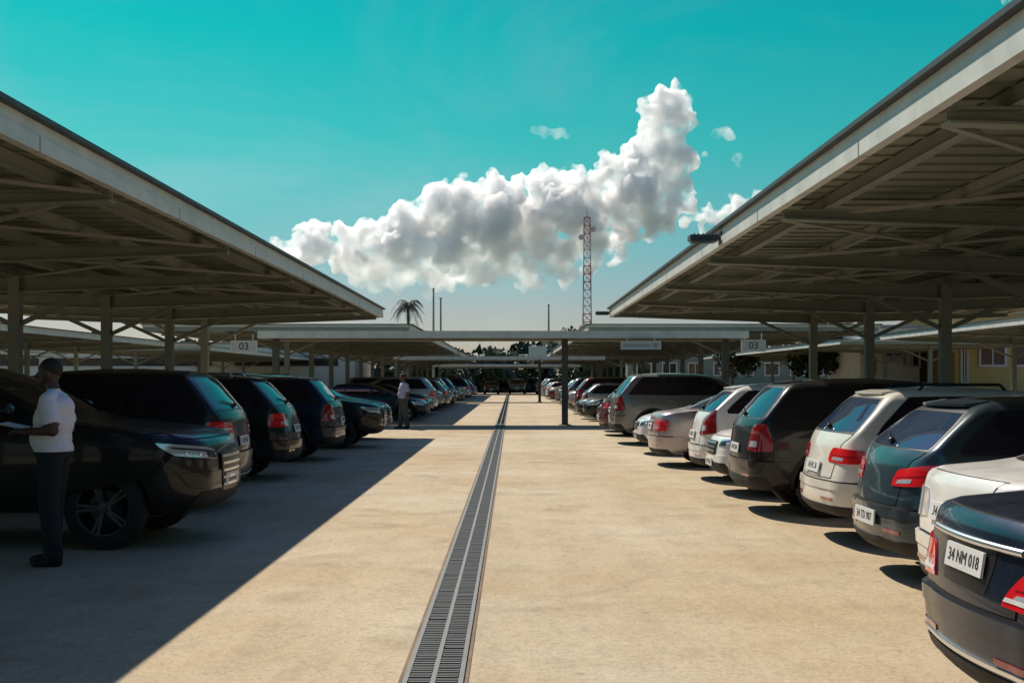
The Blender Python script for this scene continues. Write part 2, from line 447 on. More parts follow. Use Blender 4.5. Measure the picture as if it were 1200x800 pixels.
        edge = [i for i in range(W)] + [j*W+nu for j in range(1, nv+1)] + [nv*W+i for i in range(nu-1, -1, -1)] + [j*W for j in range(nv-1, 0, -1)]
        o = len(vs); bv = [back[i] for i in edge]
        for k in range(len(edge)):
            l = (k+1) % len(edge)
            fs.append((edge[k], o+k, o+l, edge[l]))
        # orientation
        f = fs[len(vs)//2 if len(vs)//2 < nu*nv else 0]
        n0 = (vs[f[1]]-vs[f[0]]).cross(vs[f[2]]-vs[f[0]])
        vm = vs[f[0]]-back[f[0]]
        if n0.dot(vm) < 0: fs = [q[::-1] for q in fs]
        mb.add(vs+bv, fs, mi); return mb

def rows(ps): return ps
SPECS = {}
SPECS['sedan'] = dict(L=4.76, zsill=0.30, zhood0=0.72, zbelt=1.0, zroof=1.36, wheel=(1.42, -1.40, 0.335), seat='sedan',
  front=[(0.23,2.16),(0.30,2.30),(0.45,2.37),(0.60,2.36),(0.72,2.31),(0.79,2.20),(0.85,1.95),(0.91,1.48),(0.95,1.16),(0.98,0.99),(1.08,0.76),(1.20,0.46),(1.32,0.10),(1.38,-0.12),(1.42,-0.34),(1.445,-0.55)],
  rear=[(0.23,-2.27),(0.30,-2.345),(0.45,-2.37),(0.62,-2.375),(0.78,-2.35),(0.90,-2.33),(0.97,-2.30),(1.00,-2.22),(1.02,-1.98),(1.045,-1.76),(1.10,-1.60),(1.20,-1.34),(1.32,-1.04),(1.38,-0.88),(1.42,-0.74),(1.445,-0.62)],
  width=[(0.23,0.82),(0.30,0.89),(0.45,0.915),(0.60,0.925),(0.75,0.925),(0.86,0.915),(0.95,0.895),(1.0,0.865),(1.08,0.82),(1.2,0.745),(1.32,0.655),(1.38,0.57),(1.42,0.44),(1.445,0.2)],
  cf=[(0.18,0.5),(0.5,0.55),(0.8,0.5),(0.95,0.35),(1.1,0.22),(1.45,0.2)], cr=[(0.18,0.28),(0.5,0.30),(0.9,0.24),(1.0,0.18),(1.1,0.08),(1.45,0.09)],
  bf=[(0.18,0.16),(0.8,0.2),(1.0,0.22),(1.45,0.12)], br=[(0.18,0.15),(0.95,0.14),(1.1,0.16),(1.45,0.12)])
SPECS['hatch'] = dict(L=4.2, zsill=0.31, zhood0=0.72, zbelt=1.02, zroof=1.38, wheel=(1.28, -1.28, 0.325), seat='hatch',
  front=[(0.25,1.94),(0.32,2.05),(0.45,2.10),(0.60,2.09),(0.72,2.05),(0.80,1.94),(0.87,1.70),(0.93,1.36),(0.98,1.10),(1.02,0.96),(1.10,0.78),(1.22,0.48),(1.34,0.14),(1.41,-0.10),(1.455,-0.40),(1.475,-0.70)],
  rear=[(0.25,-2.02),(0.32,-2.08),(0.45,-2.10),(0.60,-2.09),(0.80,-2.05),(0.95,-2.01),(1.02,-1.97),(1.12,-1.86),(1.25,-1.70),(1.36,-1.55),(1.41,-1.44),(1.455,-1.20),(1.475,-0.95)],
  width=[(0.25,0.80),(0.32,0.865),(0.45,0.885),(0.60,0.895),(0.75,0.895),(0.88,0.88),(0.96,0.865),(1.02,0.85),(1.10,0.82),(1.22,0.765),(1.34,0.70),(1.41,0.61),(1.455,0.42),(1.475,0.2)],
  cf=[(0.18,0.45),(0.5,0.5),(0.8,0.45),(0.98,0.3),(1.1,0.22),(1.5,0.2)], cr=[(0.18,0.26),(0.5,0.28),(0.95,0.22),(1.08,0.08),(1.5,0.08)],
  bf=[(0.18,0.14),(0.8,0.18),(1.0,0.2),(1.5,0.12)], br=[(0.18,0.16),(0.95,0.15),(1.1,0.10),(1.5,0.08)])
SPECS['suv'] = dict(L=4.6, zsill=0.40, zhood0=0.86, zbelt=1.14, zroof=1.56, wheel=(1.38, -1.36, 0.36), seat='suv',
  front=[(0.32,2.14),(0.39,2.25),(0.50,2.30),(0.70,2.29),(0.86,2.24),(0.94,2.10),(1.00,1.78),(1.05,1.45),(1.10,1.18),(1.14,1.04),(1.22,0.86),(1.36,0.55),(1.50,0.20),(1.58,-0.05),(1.625,-0.36),(1.65,-0.70)],
  rear=[(0.32,-2.22),(0.39,-2.28),(0.50,-2.30),(0.66,-2.29),(0.90,-2.24),(1.05,-2.20),(1.14,-2.15),(1.24,-2.06),(1.38,-1.92),(1.50,-1.80),(1.58,-1.68),(1.625,-1.44),(1.65,-1.15)],
  width=[(0.32,0.84),(0.39,0.905),(0.50,0.925),(0.70,0.935),(0.88,0.93),(1.0,0.915),(1.08,0.90),(1.14,0.885),(1.22,0.858),(1.36,0.805),(1.50,0.735),(1.58,0.645),(1.625,0.45),(1.65,0.22)],
  cf=[(0.24,0.45),(0.5,0.5),(0.9,0.45),(1.08,0.3),(1.2,0.22),(1.7,0.2)], cr=[(0.24,0.26),(0.5,0.27),(1.02,0.21),(1.18,0.08),(1.7,0.08)],
  bf=[(0.24,0.12),(0.9,0.16),(1.1,0.2),(1.7,0.12)], br=[(0.24,0.15),(1.0,0.14),(1.2,0.10),(1.7,0.08)])
SPECS['wagon'] = dict(L=4.9, zsill=0.42, zhood0=0.96, zbelt=1.20, zroof=1.66, wheel=(1.48, -1.46, 0.385), seat='suv',
  front=[(0.34,2.28),(0.41,2.40),(0.54,2.45),(0.75,2.455),(0.96,2.42),(1.04,2.30),(1.09,1.98),(1.13,1.62),(1.17,1.28),(1.20,1.12),(1.28,0.96),(1.44,0.64),(1.58,0.30),(1.67,0.02),(1.715,-0.30),(1.74,-0.66)],
  rear=[(0.34,-2.37),(0.41,-2.43),(0.54,-2.45),(0.72,-2.45),(0.98,-2.42),(1.12,-2.40),(1.20,-2.36),(1.30,-2.28),(1.44,-2.16),(1.58,-2.04),(1.67,-1.92),(1.715,-1.66),(1.74,-1.32)],
  width=[(0.34,0.88),(0.41,0.952),(0.54,0.972),(0.75,0.98),(0.95,0.975),(1.08,0.96),(1.14,0.945),(1.20,0.93),(1.28,0.905),(1.44,0.855),(1.58,0.79),(1.67,0.69),(1.715,0.48),(1.74,0.24)],
  cf=[(0.25,0.45),(0.5,0.5),(0.95,0.45),(1.1,0.3),(1.25,0.22),(1.8,0.2)], cr=[(0.25,0.26),(0.5,0.27),(1.1,0.20),(1.24,0.08),(1.8,0.08)],
  bf=[(0.25,0.10),(0.95,0.14),(1.15,0.2),(1.8,0.12)], br=[(0.25,0.14),(1.1,0.13),(1.25,0.10),(1.8,0.08)])

def wheel_meshes(r, dark, n=5):
    t = MB(); w_ = 0.115
    t.lathe_y([(r*0.66,-w_),(r*0.80,-w_-0.006),(r*0.93,-w_+0.004),(r*0.985,-w_+0.025),(r,-w_+0.05),(r,w_-0.05),(r*0.985,w_-0.025),(r*0.93,w_-0.004),(r*0.80,w_+0.006),(r*0.66,w_)], 40)
    tm = t.mesh('tyre', [M['tyre']], True, angle=50)
    rm = MB(); ro = r*0.68
    rm.lathe_y([(ro,0.085),(ro,0.112),(ro*0.93,0.110),(ro*0.90,0.07),(ro*0.90,-0.1),(ro,-0.1)], 40, 0)
    rm.lathe_y([(0.001,0.10),(0.05,0.098),(0.062,0.085),(0.066,0.02),(0.001,0.02)], 20, 0)
    for k in range(n):
        for d in (-0.11, 0.11):
            t0 = 2*math.pi*k/n+d*1.6; t1 = 2*math.pi*k/n+d
            a = Vector((0.05*math.cos(t0), 0.085, 0.05*math.sin(t0))); b_ = Vector((ro*0.95*math.cos(t1), 0.095, ro*0.95*math.sin(t1)))
            rm.bar(a, b_, 0.022, 0.030, 0, 0.034, 0.028)
    rm.lathe_y([(0.001,0.015),(r*0.42,0.015),(r*0.42,0.0),(0.001,0.0)], 28, 2)
    rm.lathe_y([(0.001,-0.07),(ro*0.92,-0.07),(ro*0.92,-0.085),(0.001,-0.085)], 28, 1)
    rmm = rm.mesh('rim', [M['rim_dark' if dark else 'rim'], M['under'], M['lamp_inner']], True, angle=30)
    return tm, rmm

def plate_text(body, size):
    cu = bpy.data.curves.new('t', 'FONT'); cu.body = body; cu.size = size; cu.extrude = 0.0015; cu.align_x = 'CENTER'; cu.align_y = 'CENTER'; cu.resolution_u = 2
    o = bpy.data.objects.new('t', cu); col.objects.link(o); me = evaluated_mesh(o); bpy.data.objects.remove(o)
    me.materials.clear(); me.materials.append(M['ink']); return me
class Car: pass
def build_car(kind, opt):
    """prototype: list of (name, mesh, slots, location, rotation, child list). Slot 0 named 'PAINT' is painted per copy."""
    sp = SPECS[kind]; sh = Shape(sp); P = []
    pt = PAINT['grey']
    def part(name, mb, mats, smooth=True, kids=None, loc=(0,0,0), angle=35, fix=False):
        me = mb.mesh(name, mats, smooth, fix, angle); P.append(dict(name=name, me=me, kids=kids or [], loc=loc, rot=0.0)); return P[-1]
    zb, zr, zsill = sp['zbelt'], sp['zroof'], sp['zsill']
    wf, wr, wrad = sp['wheel']
    # body with wheel wells cut out
    bo = link('tmp', sh.body().mesh('body', [pt, M['plastic'], M['under']], True, True, 40))
    cut = MB()
    for x in (wf, wr):
        for sgn in (-1, 1):
            n = 40; vs = []; r_ = wrad+0.055
            y0, y1 = sgn*0.58, sgn*1.3
            for y in (y0, y1):
                for i in range(n):
                    t = 2*math.pi*i/n; vs.append((x+r_*math.cos(t), y, wrad+0.01+r_*math.sin(t)))
            fs = [(i, (i+1) % n, n+(i+1) % n, n+i) for i in range(n)]+[tuple(range(n)), tuple(range(2*n-1, n-1, -1))]
            cut.add(vs, fs, 0)
    co = cut.build('cut', [M['under']], None)
    md = bo.modifiers.new('b', 'BOOLEAN'); md.operation = 'DIFFERENCE'; md.object = co; md.solver = 'EXACT'
    try: md.material_mode = 'TRANSFER'
    except Exception: pass
    me = evaluated_mesh(bo); bpy.data.objects.remove(bo); bpy.data.objects.remove(co)
    if len(me.polygons) < 500: raise RuntimeError('boolean failed '+kind)
    names = [m.name if m else '' for m in me.materials]
    me.materials[0] = pt
    me.polygons.foreach_set('use_smooth', [True]*len(me.polygons)); me.set_sharp_from_angle(angle=R(40))
    P.append(dict(name='body', me=me, kids=[], loc=(0,0,0), rot=0.0))
    # --- glass
    zt = zr-0.015
    mb = MB(); sh.patch(mb, [(-1.35, zb+0.03), (1.35, zb+0.03), (1.30, zt+0.01), (-1.30, zt+0.01)], 16, 10, 0.003, 0.006, 0.10)
    part('windscreen', mb, [M['glass']])
    zrb = sp.get('zrw', zb+0.04) if kind != 'sedan' else 1.07
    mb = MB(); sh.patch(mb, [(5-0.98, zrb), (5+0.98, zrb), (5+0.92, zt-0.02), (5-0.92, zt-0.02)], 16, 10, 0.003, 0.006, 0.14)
    mbf = MB(); sh.patch(mbf, [(5-1.02, zrb-0.022), (5+1.02, zrb-0.022), (5+0.97, zt-0.002), (5-0.97, zt-0.002)], 16, 10, 0.0015, 0.005, 0.12)
    part('window_frame', mbf, [M['black_trim']])
    wk = []
    if kind != 'sedan':
        wm = MB(); a0 = sh.S(5, zrb+0.03)+sh.N(5, zrb+0.03)*0.02; a1 = sh.S(4.45, zrb+0.09)+sh.N(4.45, zrb+0.09)*0.02
        wm.bar(a0, a1, 0.016, 0.02, 0, 0.010, 0.014); wm.sphere(a0, 0.03, 10, 6)
        wk = [dict(name='wiper', me=wm.mesh('wiper', [M['black_trim']]), loc=(0,0,0), rot=0.0)]
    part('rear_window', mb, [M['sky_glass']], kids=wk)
    xr_ = lambda z: sh.S(3.0, z).x
    xf_ = lambda z: sh.S(2.0, z).x
    z0, z1 = zb+0.015, zr-0.03
    zmid = (z0+z1)/2
    bx = -0.18 if kind != 'wagon' else -0.12       # middle pillar
    if kind == 'sedan': qx = -1.05
    elif kind == 'hatch': qx = -1.02
    elif kind == 'suv': qx = -1.12
    else: qx = -1.14
    for s_ in (1, -1):
        # black frame strip behind the side glass
        pa = lambda x, z: sh.px(x, z, s_)
        mb = MB(); sh.patch(mb, [(s_*2.0, z0-0.015), (s_*2.97, z0-0.015), (s_*2.93, z1+0.02), (s_*2.05, z1+0.02)], 30, 8, 0.002, 0.005, 0.12)
        part('window_frame', mb, [M['black_trim']])
        mb = MB(); sh.patch(mb, [(pa(xf_(z0)-0.10, z0), z0), (pa(bx+0.03, z0), z0), (pa(bx+0.03, z1), z1), (pa(xf_(z1)-0.08, z1), z1)], 14, 8, 0.004, 0.005, 0.06)
        part('side_window', mb, [M['glass']])
        qz1 = qx+0.12 if kind == 'sedan' else qx
        mb = MB(); sh.patch(mb, [(pa(bx-0.03, z0), z0), (pa(qx, z0), z0), (pa(qz1, z1), z1), (pa(bx-0.03, z1), z1)], 12, 8, 0.004, 0.005, 0.06)
        part('side_window', mb, [M['glass']])
        if kind != 'sedan':
            xb0 = xr_(z0)+0.10; xb1 = xr_(z1)+0.12
            mb = MB(); sh.patch(mb, [(pa(qx-0.05, z0), z0), (pa(xb0, z0), z0), (pa(xb1, z1), z1), (pa(qx-0.05, z1), z1)], 10, 8, 0.004, 0.005, 0.10)
            part('side_window', mb, [M['glass']])
        else:
            mb = MB(); sh.patch(mb, [(pa(qx-0.04, z0), z0), (pa(xr_(z0)+0.18, z0), z0), (pa(qz1-0.05, z1-0.02), z1-0.02), (pa(qz1-0.04, z1), z1)], 6, 8, 0.004, 0.005, 0.0)
            part('side_window', mb, [M['glass']])
        # doors with their gaps
        zd0, zd1 = zsill+0.07, zb-0.005
        fx0 = wf-wrad-0.16
        doors = [[(fx0, zd0), (bx+0.006, zd0), (bx+0.006, zd1), (fx0+0.02, zd1)],
                 [(bx-0.006, zd0), (wr+wrad+0.12, zd0), (qx-0.03, zd1), (bx-0.006, zd1)]]
        for d in doors:
            gap = MB()
            cx = sum(q[0] for q in d)/4; cz = sum(q[1] for q in d)/4
            e = [(q[0]+(0.011 if q[0] > cx else -0.011), q[1]+(0.009 if q[1] > cz else -0.012)) for q in d]
            sh.patch(gap, [(pa(*q), q[1]) for q in e], 10, 10, 0.0015, 0.004, 0.0)
            mb = MB(); sh.patch(mb, [(pa(*q), q[1]) for q in d], 12, 12, 0.005, 0.005, 0.03)
            hx = d[1][0]+0.14; hz = zd1-0.13
            if d is doors[1]: hx = d[2][0]+0.13
            pt_ = sh.S(pa(hx, hz), hz); nn = sh.N(pa(hx, hz), hz)
            hb = MB(); c = pt_+nn*0.022
            hb.bar(c+Vector((-0.09,0,0)), c+Vector((0.09,0,0)), 0.02, 0.028)
            hb.bar(c+Vector((-0.085,0,0))-nn*0.012, c+Vector((-0.065,0,0))-nn*0.012, 0.03, 0.024); hb.bar(c+Vector((0.065,0,0))-nn*0.012, c+Vector((0.085,0,0))-nn*0.012, 0.03, 0.024)
            hm = hb.mesh('handle', [M['chrome'] if opt.get('chrome_handles') else pt])
            gm = gap.mesh('gap', [M['seam']], True, False)
            dm = part('door', mb, [pt], kids=[dict(name='handle', me=hm, loc=(0,0,0), rot=0.0), dict(name='door_gap', me=gm, loc=(0,0,0), rot=0.0)])
        # mirror
        mz = zb+0.06; mp = sh.S(pa(xf_(zb)-0.16, zb+0.02), zb+0.02)
        mb = MB(); mb.sphere((mp.x+0.02, mp.y+s_*0.15, mz+0.02), 0.1, 14, 8, 0, (0.72, 1.05, 0.72))
        mb.bar((mp.x, mp.y-s_*0.02, mz-0.03), (mp.x, mp.y+s_*0.13, mz-0.01), 0.06, 0.035, 1)
        part('mirror', mb, [pt, M['plastic']], fix=True)
        # tail and head lamps
        for c in opt['tail']:
            mb = MB(); sh.patch(mb, [(s_*q[0], q[1]) for q in c['c']], 16, 8, 0.014, 0.02, c.get('rk', 0.25))
            kids = []
            if c.get('m', 'tail_red') != 'lamp_clear':
                k = MB(); (q0, q1, q2, q3) = c['c']
                def bl(u, v): return tuple((q0[i]*(1-u)+q1[i]*u)*(1-v)+(q3[i]*(1-u)+q2[i]*u)*v for i in (0, 1))
                cc = [bl(0.50, 0.16), bl(0.88, 0.16), bl(0.86, 0.38), bl(0.50, 0.38)]
                sh.patch(k, [(s_*q[0], q[1]) for q in cc], 8, 3, 0.0165, 0.006, 0.2)
                kids.append(dict(name='reversing_lamp', me=k.mesh('rev', [M['lamp_clear']], True, False), loc=(0,0,0), rot=0.0))
                k = MB(); cc = [bl(0.08, 0.47), bl(0.92, 0.47), bl(0.92, 0.52), bl(0.08, 0.52)]
                sh.patch(k, [(s_*q[0], q[1]) for q in cc], 12, 1, 0.0160, 0.006, 0)
                kids.append(dict(name='lamp_divider', me=k.mesh('div', [M['tail_dark']], True, False), loc=(0,0,0), rot=0.0))
            if c.get('strip'):
                k = MB(); a = c['strip']; sh.patch(k, [(s_*q[0], q[1]) for q in a], 14, 2, 0.0175, 0.006, 0)
                kids.append(dict(name='light_strip', me=k.mesh('light_strip', [M['plate']], True, False), loc=(0,0,0), rot=0.0))
            part('tail_light', mb, [M[c.get('m', 'tail_red')]], kids=kids)
        hc = opt['head']
        mb = MB(); sh.patch(mb, [(s_*q[0], q[1]) for q in hc], 16, 8, 0.006, 0.012, 0.22)
        k = MB(); kd = MB()
        def hl(u, v): return tuple((hc[0][i]*(1-u)+hc[1][i]*u)*(1-v)+(hc[3][i]*(1-u)+hc[2][i]*u)*v for i in (0, 1))
        sh.patch(kd, [(s_*q[0], q[1]) for q in (hl(0.16, 0.58), hl(0.97, 0.58), hl(0.97, 0.74), hl(0.10, 0.74))], 14, 2, 0.0085, 0.006, 0)
        sh.patch(kd, [(s_*q[0], q[1]) for q in (hl(0.62, 0.10), hl(0.97, 0.10), hl(0.97, 0.58), hl(0.66, 0.58))], 8, 3, 0.0083, 0.006, 0.1)
        for fu in (0.30, 0.52):
            q0 = [hc[0][i]*(1-fu)+hc[1][i]*fu for i in (0, 1)]; q1 = [hc[3][i]*(1-fu)+hc[2][i]*fu for i in (0, 1)]
            pc = (q0[0]+q1[0])/2; zc = (q0[1]+q1[1])/2; hh = abs(q1[1]-q0[1])*0.22; zc -= hh*0.7
            P0 = sh.S(s_*pc, zc); n0 = sh.N(s_*pc, zc)
            k.sphere(P0+n0*0.006, hh, 12, 8, 0, (0.35, 1, 1))
        part('headlight', mb, [M['lamp_clear']], kids=[dict(name='headlight_reflector', me=k.mesh('refl', [M['chrome']], True), loc=(0,0,0), rot=0.0), dict(name='headlight_bezel', me=kd.mesh('bez', [M['black_trim']], True, False), loc=(0,0,0), rot=0.0)])
    # hood
    zh0, zh1 = sp['zhood0']+0.05, zb-0.03
    gap = MB(); sh.patch(gap, [(-1.55, zh0-0.006), (1.55, zh0-0.006), (1.50, zh1), (-1.50, zh1)], 22, 12, 0.0012, 0.004, 0.05)
    mb = MB(); sh.patch(mb, [(-1.51, zh0), (1.51, zh0), (1.47, zh1), (-1.47, zh1)], 22, 14, 0.004, 0.005, 0.05)
    part('hood', mb, [pt], kids=[dict(name='hood_gap', me=gap.mesh('gap', [M['seam']], True, False), loc=(0,0,0), rot=0.0)])
    # tailgate
    zt0, zt1 = opt.get('gate', (zsill+0.32, zb+0.02))
    gw = opt.get('gate_w', 0.99)
    gap = MB(); sh.patch(gap, [(5-gw-0.02, zt0-0.008), (5+gw+0.02, zt0-0.008), (5+gw+0.02, zt1+0.006), (5-gw-0.02, zt1+0.006)], 18, 10, 0.0015, 0.004, 0.06)
    mb = MB(); sh.patch(mb, [(5-gw, zt0), (5+gw, zt0), (5+gw, zt1), (5-gw, zt1)], 18, 12, 0.005, 0.006, 0.06)
    part('boot_lid' if kind == 'sedan' else 'tailgate', mb, [pt], kids=[dict(name='boot_gap', me=gap.mesh('gap', [M['seam']], True, False), loc=(0,0,0), rot=0.0)])
    # bumpers
    zq0, zq1 = sh.z0+0.02, opt.get('bump', zsill+0.28)
    clad = opt.get('clad', False)
    xa = wf+wrad+0.10
    mb = MB(); pf = lambda z: sh.px(xa, z)
    sh.patch(mb, [(-pf(zq0), zq0), (pf(zq0), zq0), (pf(zq1), zq1), (-pf(zq1), zq1)], 34, 8, 0.016, 0.02, 0.0)
    part('front_bumper', mb, [pt])
    xb = wr-wrad-0.10; pr = lambda z: sh.px(xb, z)
    mb = MB(); sh.patch(mb, [(pr(zq0), zq0), (10-pr(zq0), zq0), (10-pr(zq1), zq1), (pr(zq1), zq1)], 34, 8, opt.get('bump_off', 0.022), 0.03, 0.0)
    part('rear_bumper', mb, [pt])
    mb = MB(); sh.patch(mb, [(3.02, zq1+0.001), (6.98, zq1+0.001), (6.98, zq1+0.016), (3.02, zq1+0.016)], 36, 1, 0.0035, 0.006, 0)
    part('bumper_gap', mb, [M['seam']])
    zf = zq0+(zq1-zq0)*0.42
    for s_ in (1, -1):
        mb = MB(); sh.patch(mb, [(s_*3.75, zf), (s_*4.3, zf), (s_*4.3, zf+0.028), (s_*3.75, zf+0.028)], 8, 1, opt.get('bump_off', 0.022)+0.006, 0.012, 0.2)
        part('reflector', mb, [M['tail_dark']])
    # lower valance and cladding
    zv = zq0+0.09 if not clad else zq0+0.15
    mb = MB(); sh.patch(mb, [(pr(zq0)+0.1, zq0), (9.9-pr(zq0), zq0), (9.7-pr(zv), zv), (pr(zv)+0.3, zv)], 28, 5, opt.get('bump_off', 0.022)+0.006, 0.02, 0.06)
    part('rear_valance', mb, [M['plastic']])
    mb = MB(); sh.patch(mb, [(-1.5, zq0), (1.5, zq0), (1.35, zq0+0.17), (-1.35, zq0+0.17)], 24, 5, 0.022, 0.02, 0.08)
    part('lower_grille', mb, [M['plastic']])
    if clad:
        for x in (wf, wr):
            for s_ in (1, -1):
                mb = MB(); vs = []; fs = []; n = 24
                for i in range(n+1):
                    t = R(-22)+R(224)*i/n
                    for rr, oy in ((wrad+0.056, 0.012), (wrad+0.115, 0.006), (wrad+0.115, -0.03), (wrad+0.056, -0.06)):
                        X = x+rr*math.cos(t); Z = max(sh.z0+0.02, wrad+0.01+rr*math.sin(t))
                        Y = abs(sh.S(sh.px(X, Z), Z).y)+oy
                        vs.append((X, s_*Y, Z))
                for i in range(n):
                    for a in range(4):
                        c = (a+1) % 4; fs.append((i*4+a, i*4+c, (i+1)*4+c, (i+1)*4+a))
                fs += [(0,1,2,3), (n*4+3, n*4+2, n*4+1, n*4)]
                mb.add(vs, fs); part('wheel_arch', mb, [M['plastic']], fix=True)
    # grille with slats
    gz0, gz1, gw_ = opt['grille']
    mb = MB(); sh.patch(mb, [(-gw_*0.85, gz0), (gw_*0.85, gz0), (gw_, gz1), (-gw_, gz1)], 14, 6, 0.012 if gz0 > zq1 else 0.024, 0.02, 0.12)
    k = MB(); ns = opt.get('slats', 3)
    for i in range(ns):
        z = gz0+(gz1-gz0)*(i+0.7)/(ns+0.4); ww = gw_*(0.85+0.15*(i+0.7)/(ns+0.4))*0.96
        sh.patch(k, [(-ww, z), (ww, z), (ww, z+0.022), (-ww, z+0.022)], 14, 1, 0.034, 0.02, 0)
    part('grille', mb, [M['black_trim']], kids=[dict(name='grille_slat', me=k.mesh('slats', [M['chrome']], True, False), loc=(0,0,0), rot=0.0)])
    # plates
    for fr in (True, False):
        z = opt['fplate'] if fr else opt['rplate']
        p0 = 0.0 if fr else 5.0
        P0 = sh.S(p0, z); off = 0.03 if fr else opt.get('plate_off', 0.02)
        X = P0.x+(off if fr else -off)
        nv = sh.N(p0, z)
        mb = MB(); hw, hh = opt.get('plate_size', (0.26, 0.06)); tilt = -nv.z*hh*(1 if fr else -1)
        vs = []
        for dx in (0, -0.012 if fr else 0.012):
            for y_, z_ in ((-hw, -hh), (hw, -hh), (hw, hh), (-hw, hh)): vs.append((X+dx+tilt*(z_/hh), y_, z+z_))
        mb.add(vs, [(0,1,2,3),(7,6,5,4),(0,4,5,1),(1,5,6,2),(2,6,7,3),(3,7,4,0)])
        tm_ = plate_text(opt.get('plate_no', '34 NM 018'), hh*1.5)
        wid = max(v.co.x for v in tm_.vertices)-min(v.co.x for v in tm_.vertices); kx = min(1.0, hw*1.7/wid)
        for v in tm_.vertices:
            tx_, ty_, tz_ = v.co; sgx = 1 if fr else -1
            v.co = (X+sgx*(0.001+tz_)+tilt*(ty_/hh), sgx*tx_*kx, z+ty_)
        mb.add([v.co.copy() for v in tm_.vertices], [tuple(pl.vertices) for pl in tm_.polygons], 1)
        part('number_plate', mb, [M['plate'], M['ink']], smooth=False, fix=True)
    if opt.get('plate_recess'):
        a, b_, c, d = opt['plate_recess']
        mb = MB(); sh.patch(mb, [(5-a, c), (5+a, c), (5+b_, d), (5-b_, d)], 12, 6, 0.008, 0.01, 0.12); part('plate_recess', mb, [M['black_trim']])
    if opt.get('chrome_bar'):
        a, z, h = opt['chrome_bar']
        mb = MB(); mb.tube([sh.S(5+q, z)+sh.N(5+q, z)*0.014 for q in np.linspace(-a, a, 17)], h*0.5, 10); part('chrome_strip', mb, [M['chrome']], fix=True)
    if opt.get('low_chrome'):
        z = opt['low_chrome']
        mb = MB(); sh.patch(mb, [(3.35, z), (6.65, z), (6.65, z+0.018), (3.35, z+0.018)], 26, 1, 0.034, 0.02, 0.0); part('bumper_strip', mb, [M['chrome']])
    if opt.get('shelf'):                        # lit step on top of the rear bumper
        z = zq1
        mb = MB(); sh.patch(mb, [(3.0, z-0.075), (7.0, z-0.075), (6.95, z+0.002), (3.05, z+0.002)], 40, 4, 0.032, 0.03, 0.25); part('bumper_step', mb, [pt])
    if opt.get('spoiler'):
        a, b_ = 0.9, 0.9; zt_ = sp['zroof']+0.035
        Pm = [sh.S(5+t, zt_) for t in np.linspace(-0.98, 0.98, 13)]
        vs = []; fs = []
        for q in Pm:
            vs += [(q.x+0.06, q.y*0.98, q.z+0.022), (q.x-0.13, q.y*0.93, q.z-0.004), (q.x-0.13, q.y*0.93, q.z-0.024), (q.x-0.01, q.y*0.98, q.z-0.035)]
        for i in range(len(Pm)-1):
            for a_ in range(4):
                c_ = (a_+1) % 4; fs.append((i*4+a_, i*4+c_, (i+1)*4+c_, (i+1)*4+a_))
        fs += [(0,1,2,3), tuple((len(Pm)-1)*4+i for i in (3,2,1,0))]
        mb = MB(); mb.add(vs, fs); part('spoiler', mb, [pt], fix=True, angle=25)
    if opt.get('rails'):
        for s_ in (1, -1):
            zc = sp['zroof']+0.045; yy = sh.w(zc)*0.93
            x0, x1 = sh.xf(zc)-0.25, sh.xr(zc)+0.25
            pts = [(x0, s_*yy, zc+0.005)]+[(x0+(x1-x0)*t, s_*yy*(0.99-0.02*abs(t-0.5)), zc+0.065) for t in np.linspace(0.06, 0.94, 9)]+[(x1, s_*yy, zc+0.005)]
            mb = MB(); mb.tube(pts, 0.016, 8); part('roof_rail', mb, [M['chrome'] if opt.get('chrome_rails') else M['plastic']], fix=True)
    if opt.get('exhaust'):
        for y in (0.52, -0.52):
            mb = MB(); z = sh.z0+0.06
            X = sh.xr(z)
            mb.tube([(X+0.15, y, z), (X-0.015, y, z), (X-0.03, y, z)], [0.032, 0.036, 0.034], 14); part('exhaust', mb, [M['chrome']], fix=True)
    # wheels
    tm, rm = wheel_meshes(wrad, opt.get('dark_rims', False))
    for x in (wf, wr):
        for s_ in (1, -1):
            y = abs(sh.S(sh.px(x, wrad*1.9), wrad*1.9).y)-0.135
            P.append(dict(name='wheel', me=tm, kids=[dict(name='rim', me=rm, loc=(0,0,0), rot=0.0)], loc=(x, s_*y, wrad), rot=0.0 if s_ > 0 else math.pi))
    c = Car(); c.parts = P; c.kind = kind; c.sp = sp; c.L = sp['L']
    # one-mesh version for cars a few pixels high
    mats = []; far = MB(); fsm = []
    def put(me, loc, rot):
        mm = Matrix.Translation(loc) @ Matrix.Rotation(rot, 4, 'Z')
        idx = []
        for m in me.materials:
            if m not in mats: mats.append(m)
            idx.append(mats.index(m))
        o = len(far.v)
        far.v.extend([tuple(mm @ v.co) for v in me.vertices])
        for pl in me.polygons:
            far.f.append(tuple(o+i for i in pl.vertices)); far.m.append(idx[pl.material_index] if idx else 0)
    mats.append(pt)
    for p in P:
        if p['name'] in ('door',):
            put(p['kids'][0]['me'], p['loc'], p['rot']); continue
        put(p['me'], p['loc'], p['rot'])
        for k in p['kids']: put(k['me'], p['loc'], p['rot'])
    c.far = far.mesh(kind+'_far', mats, True, False, 38)
    return c

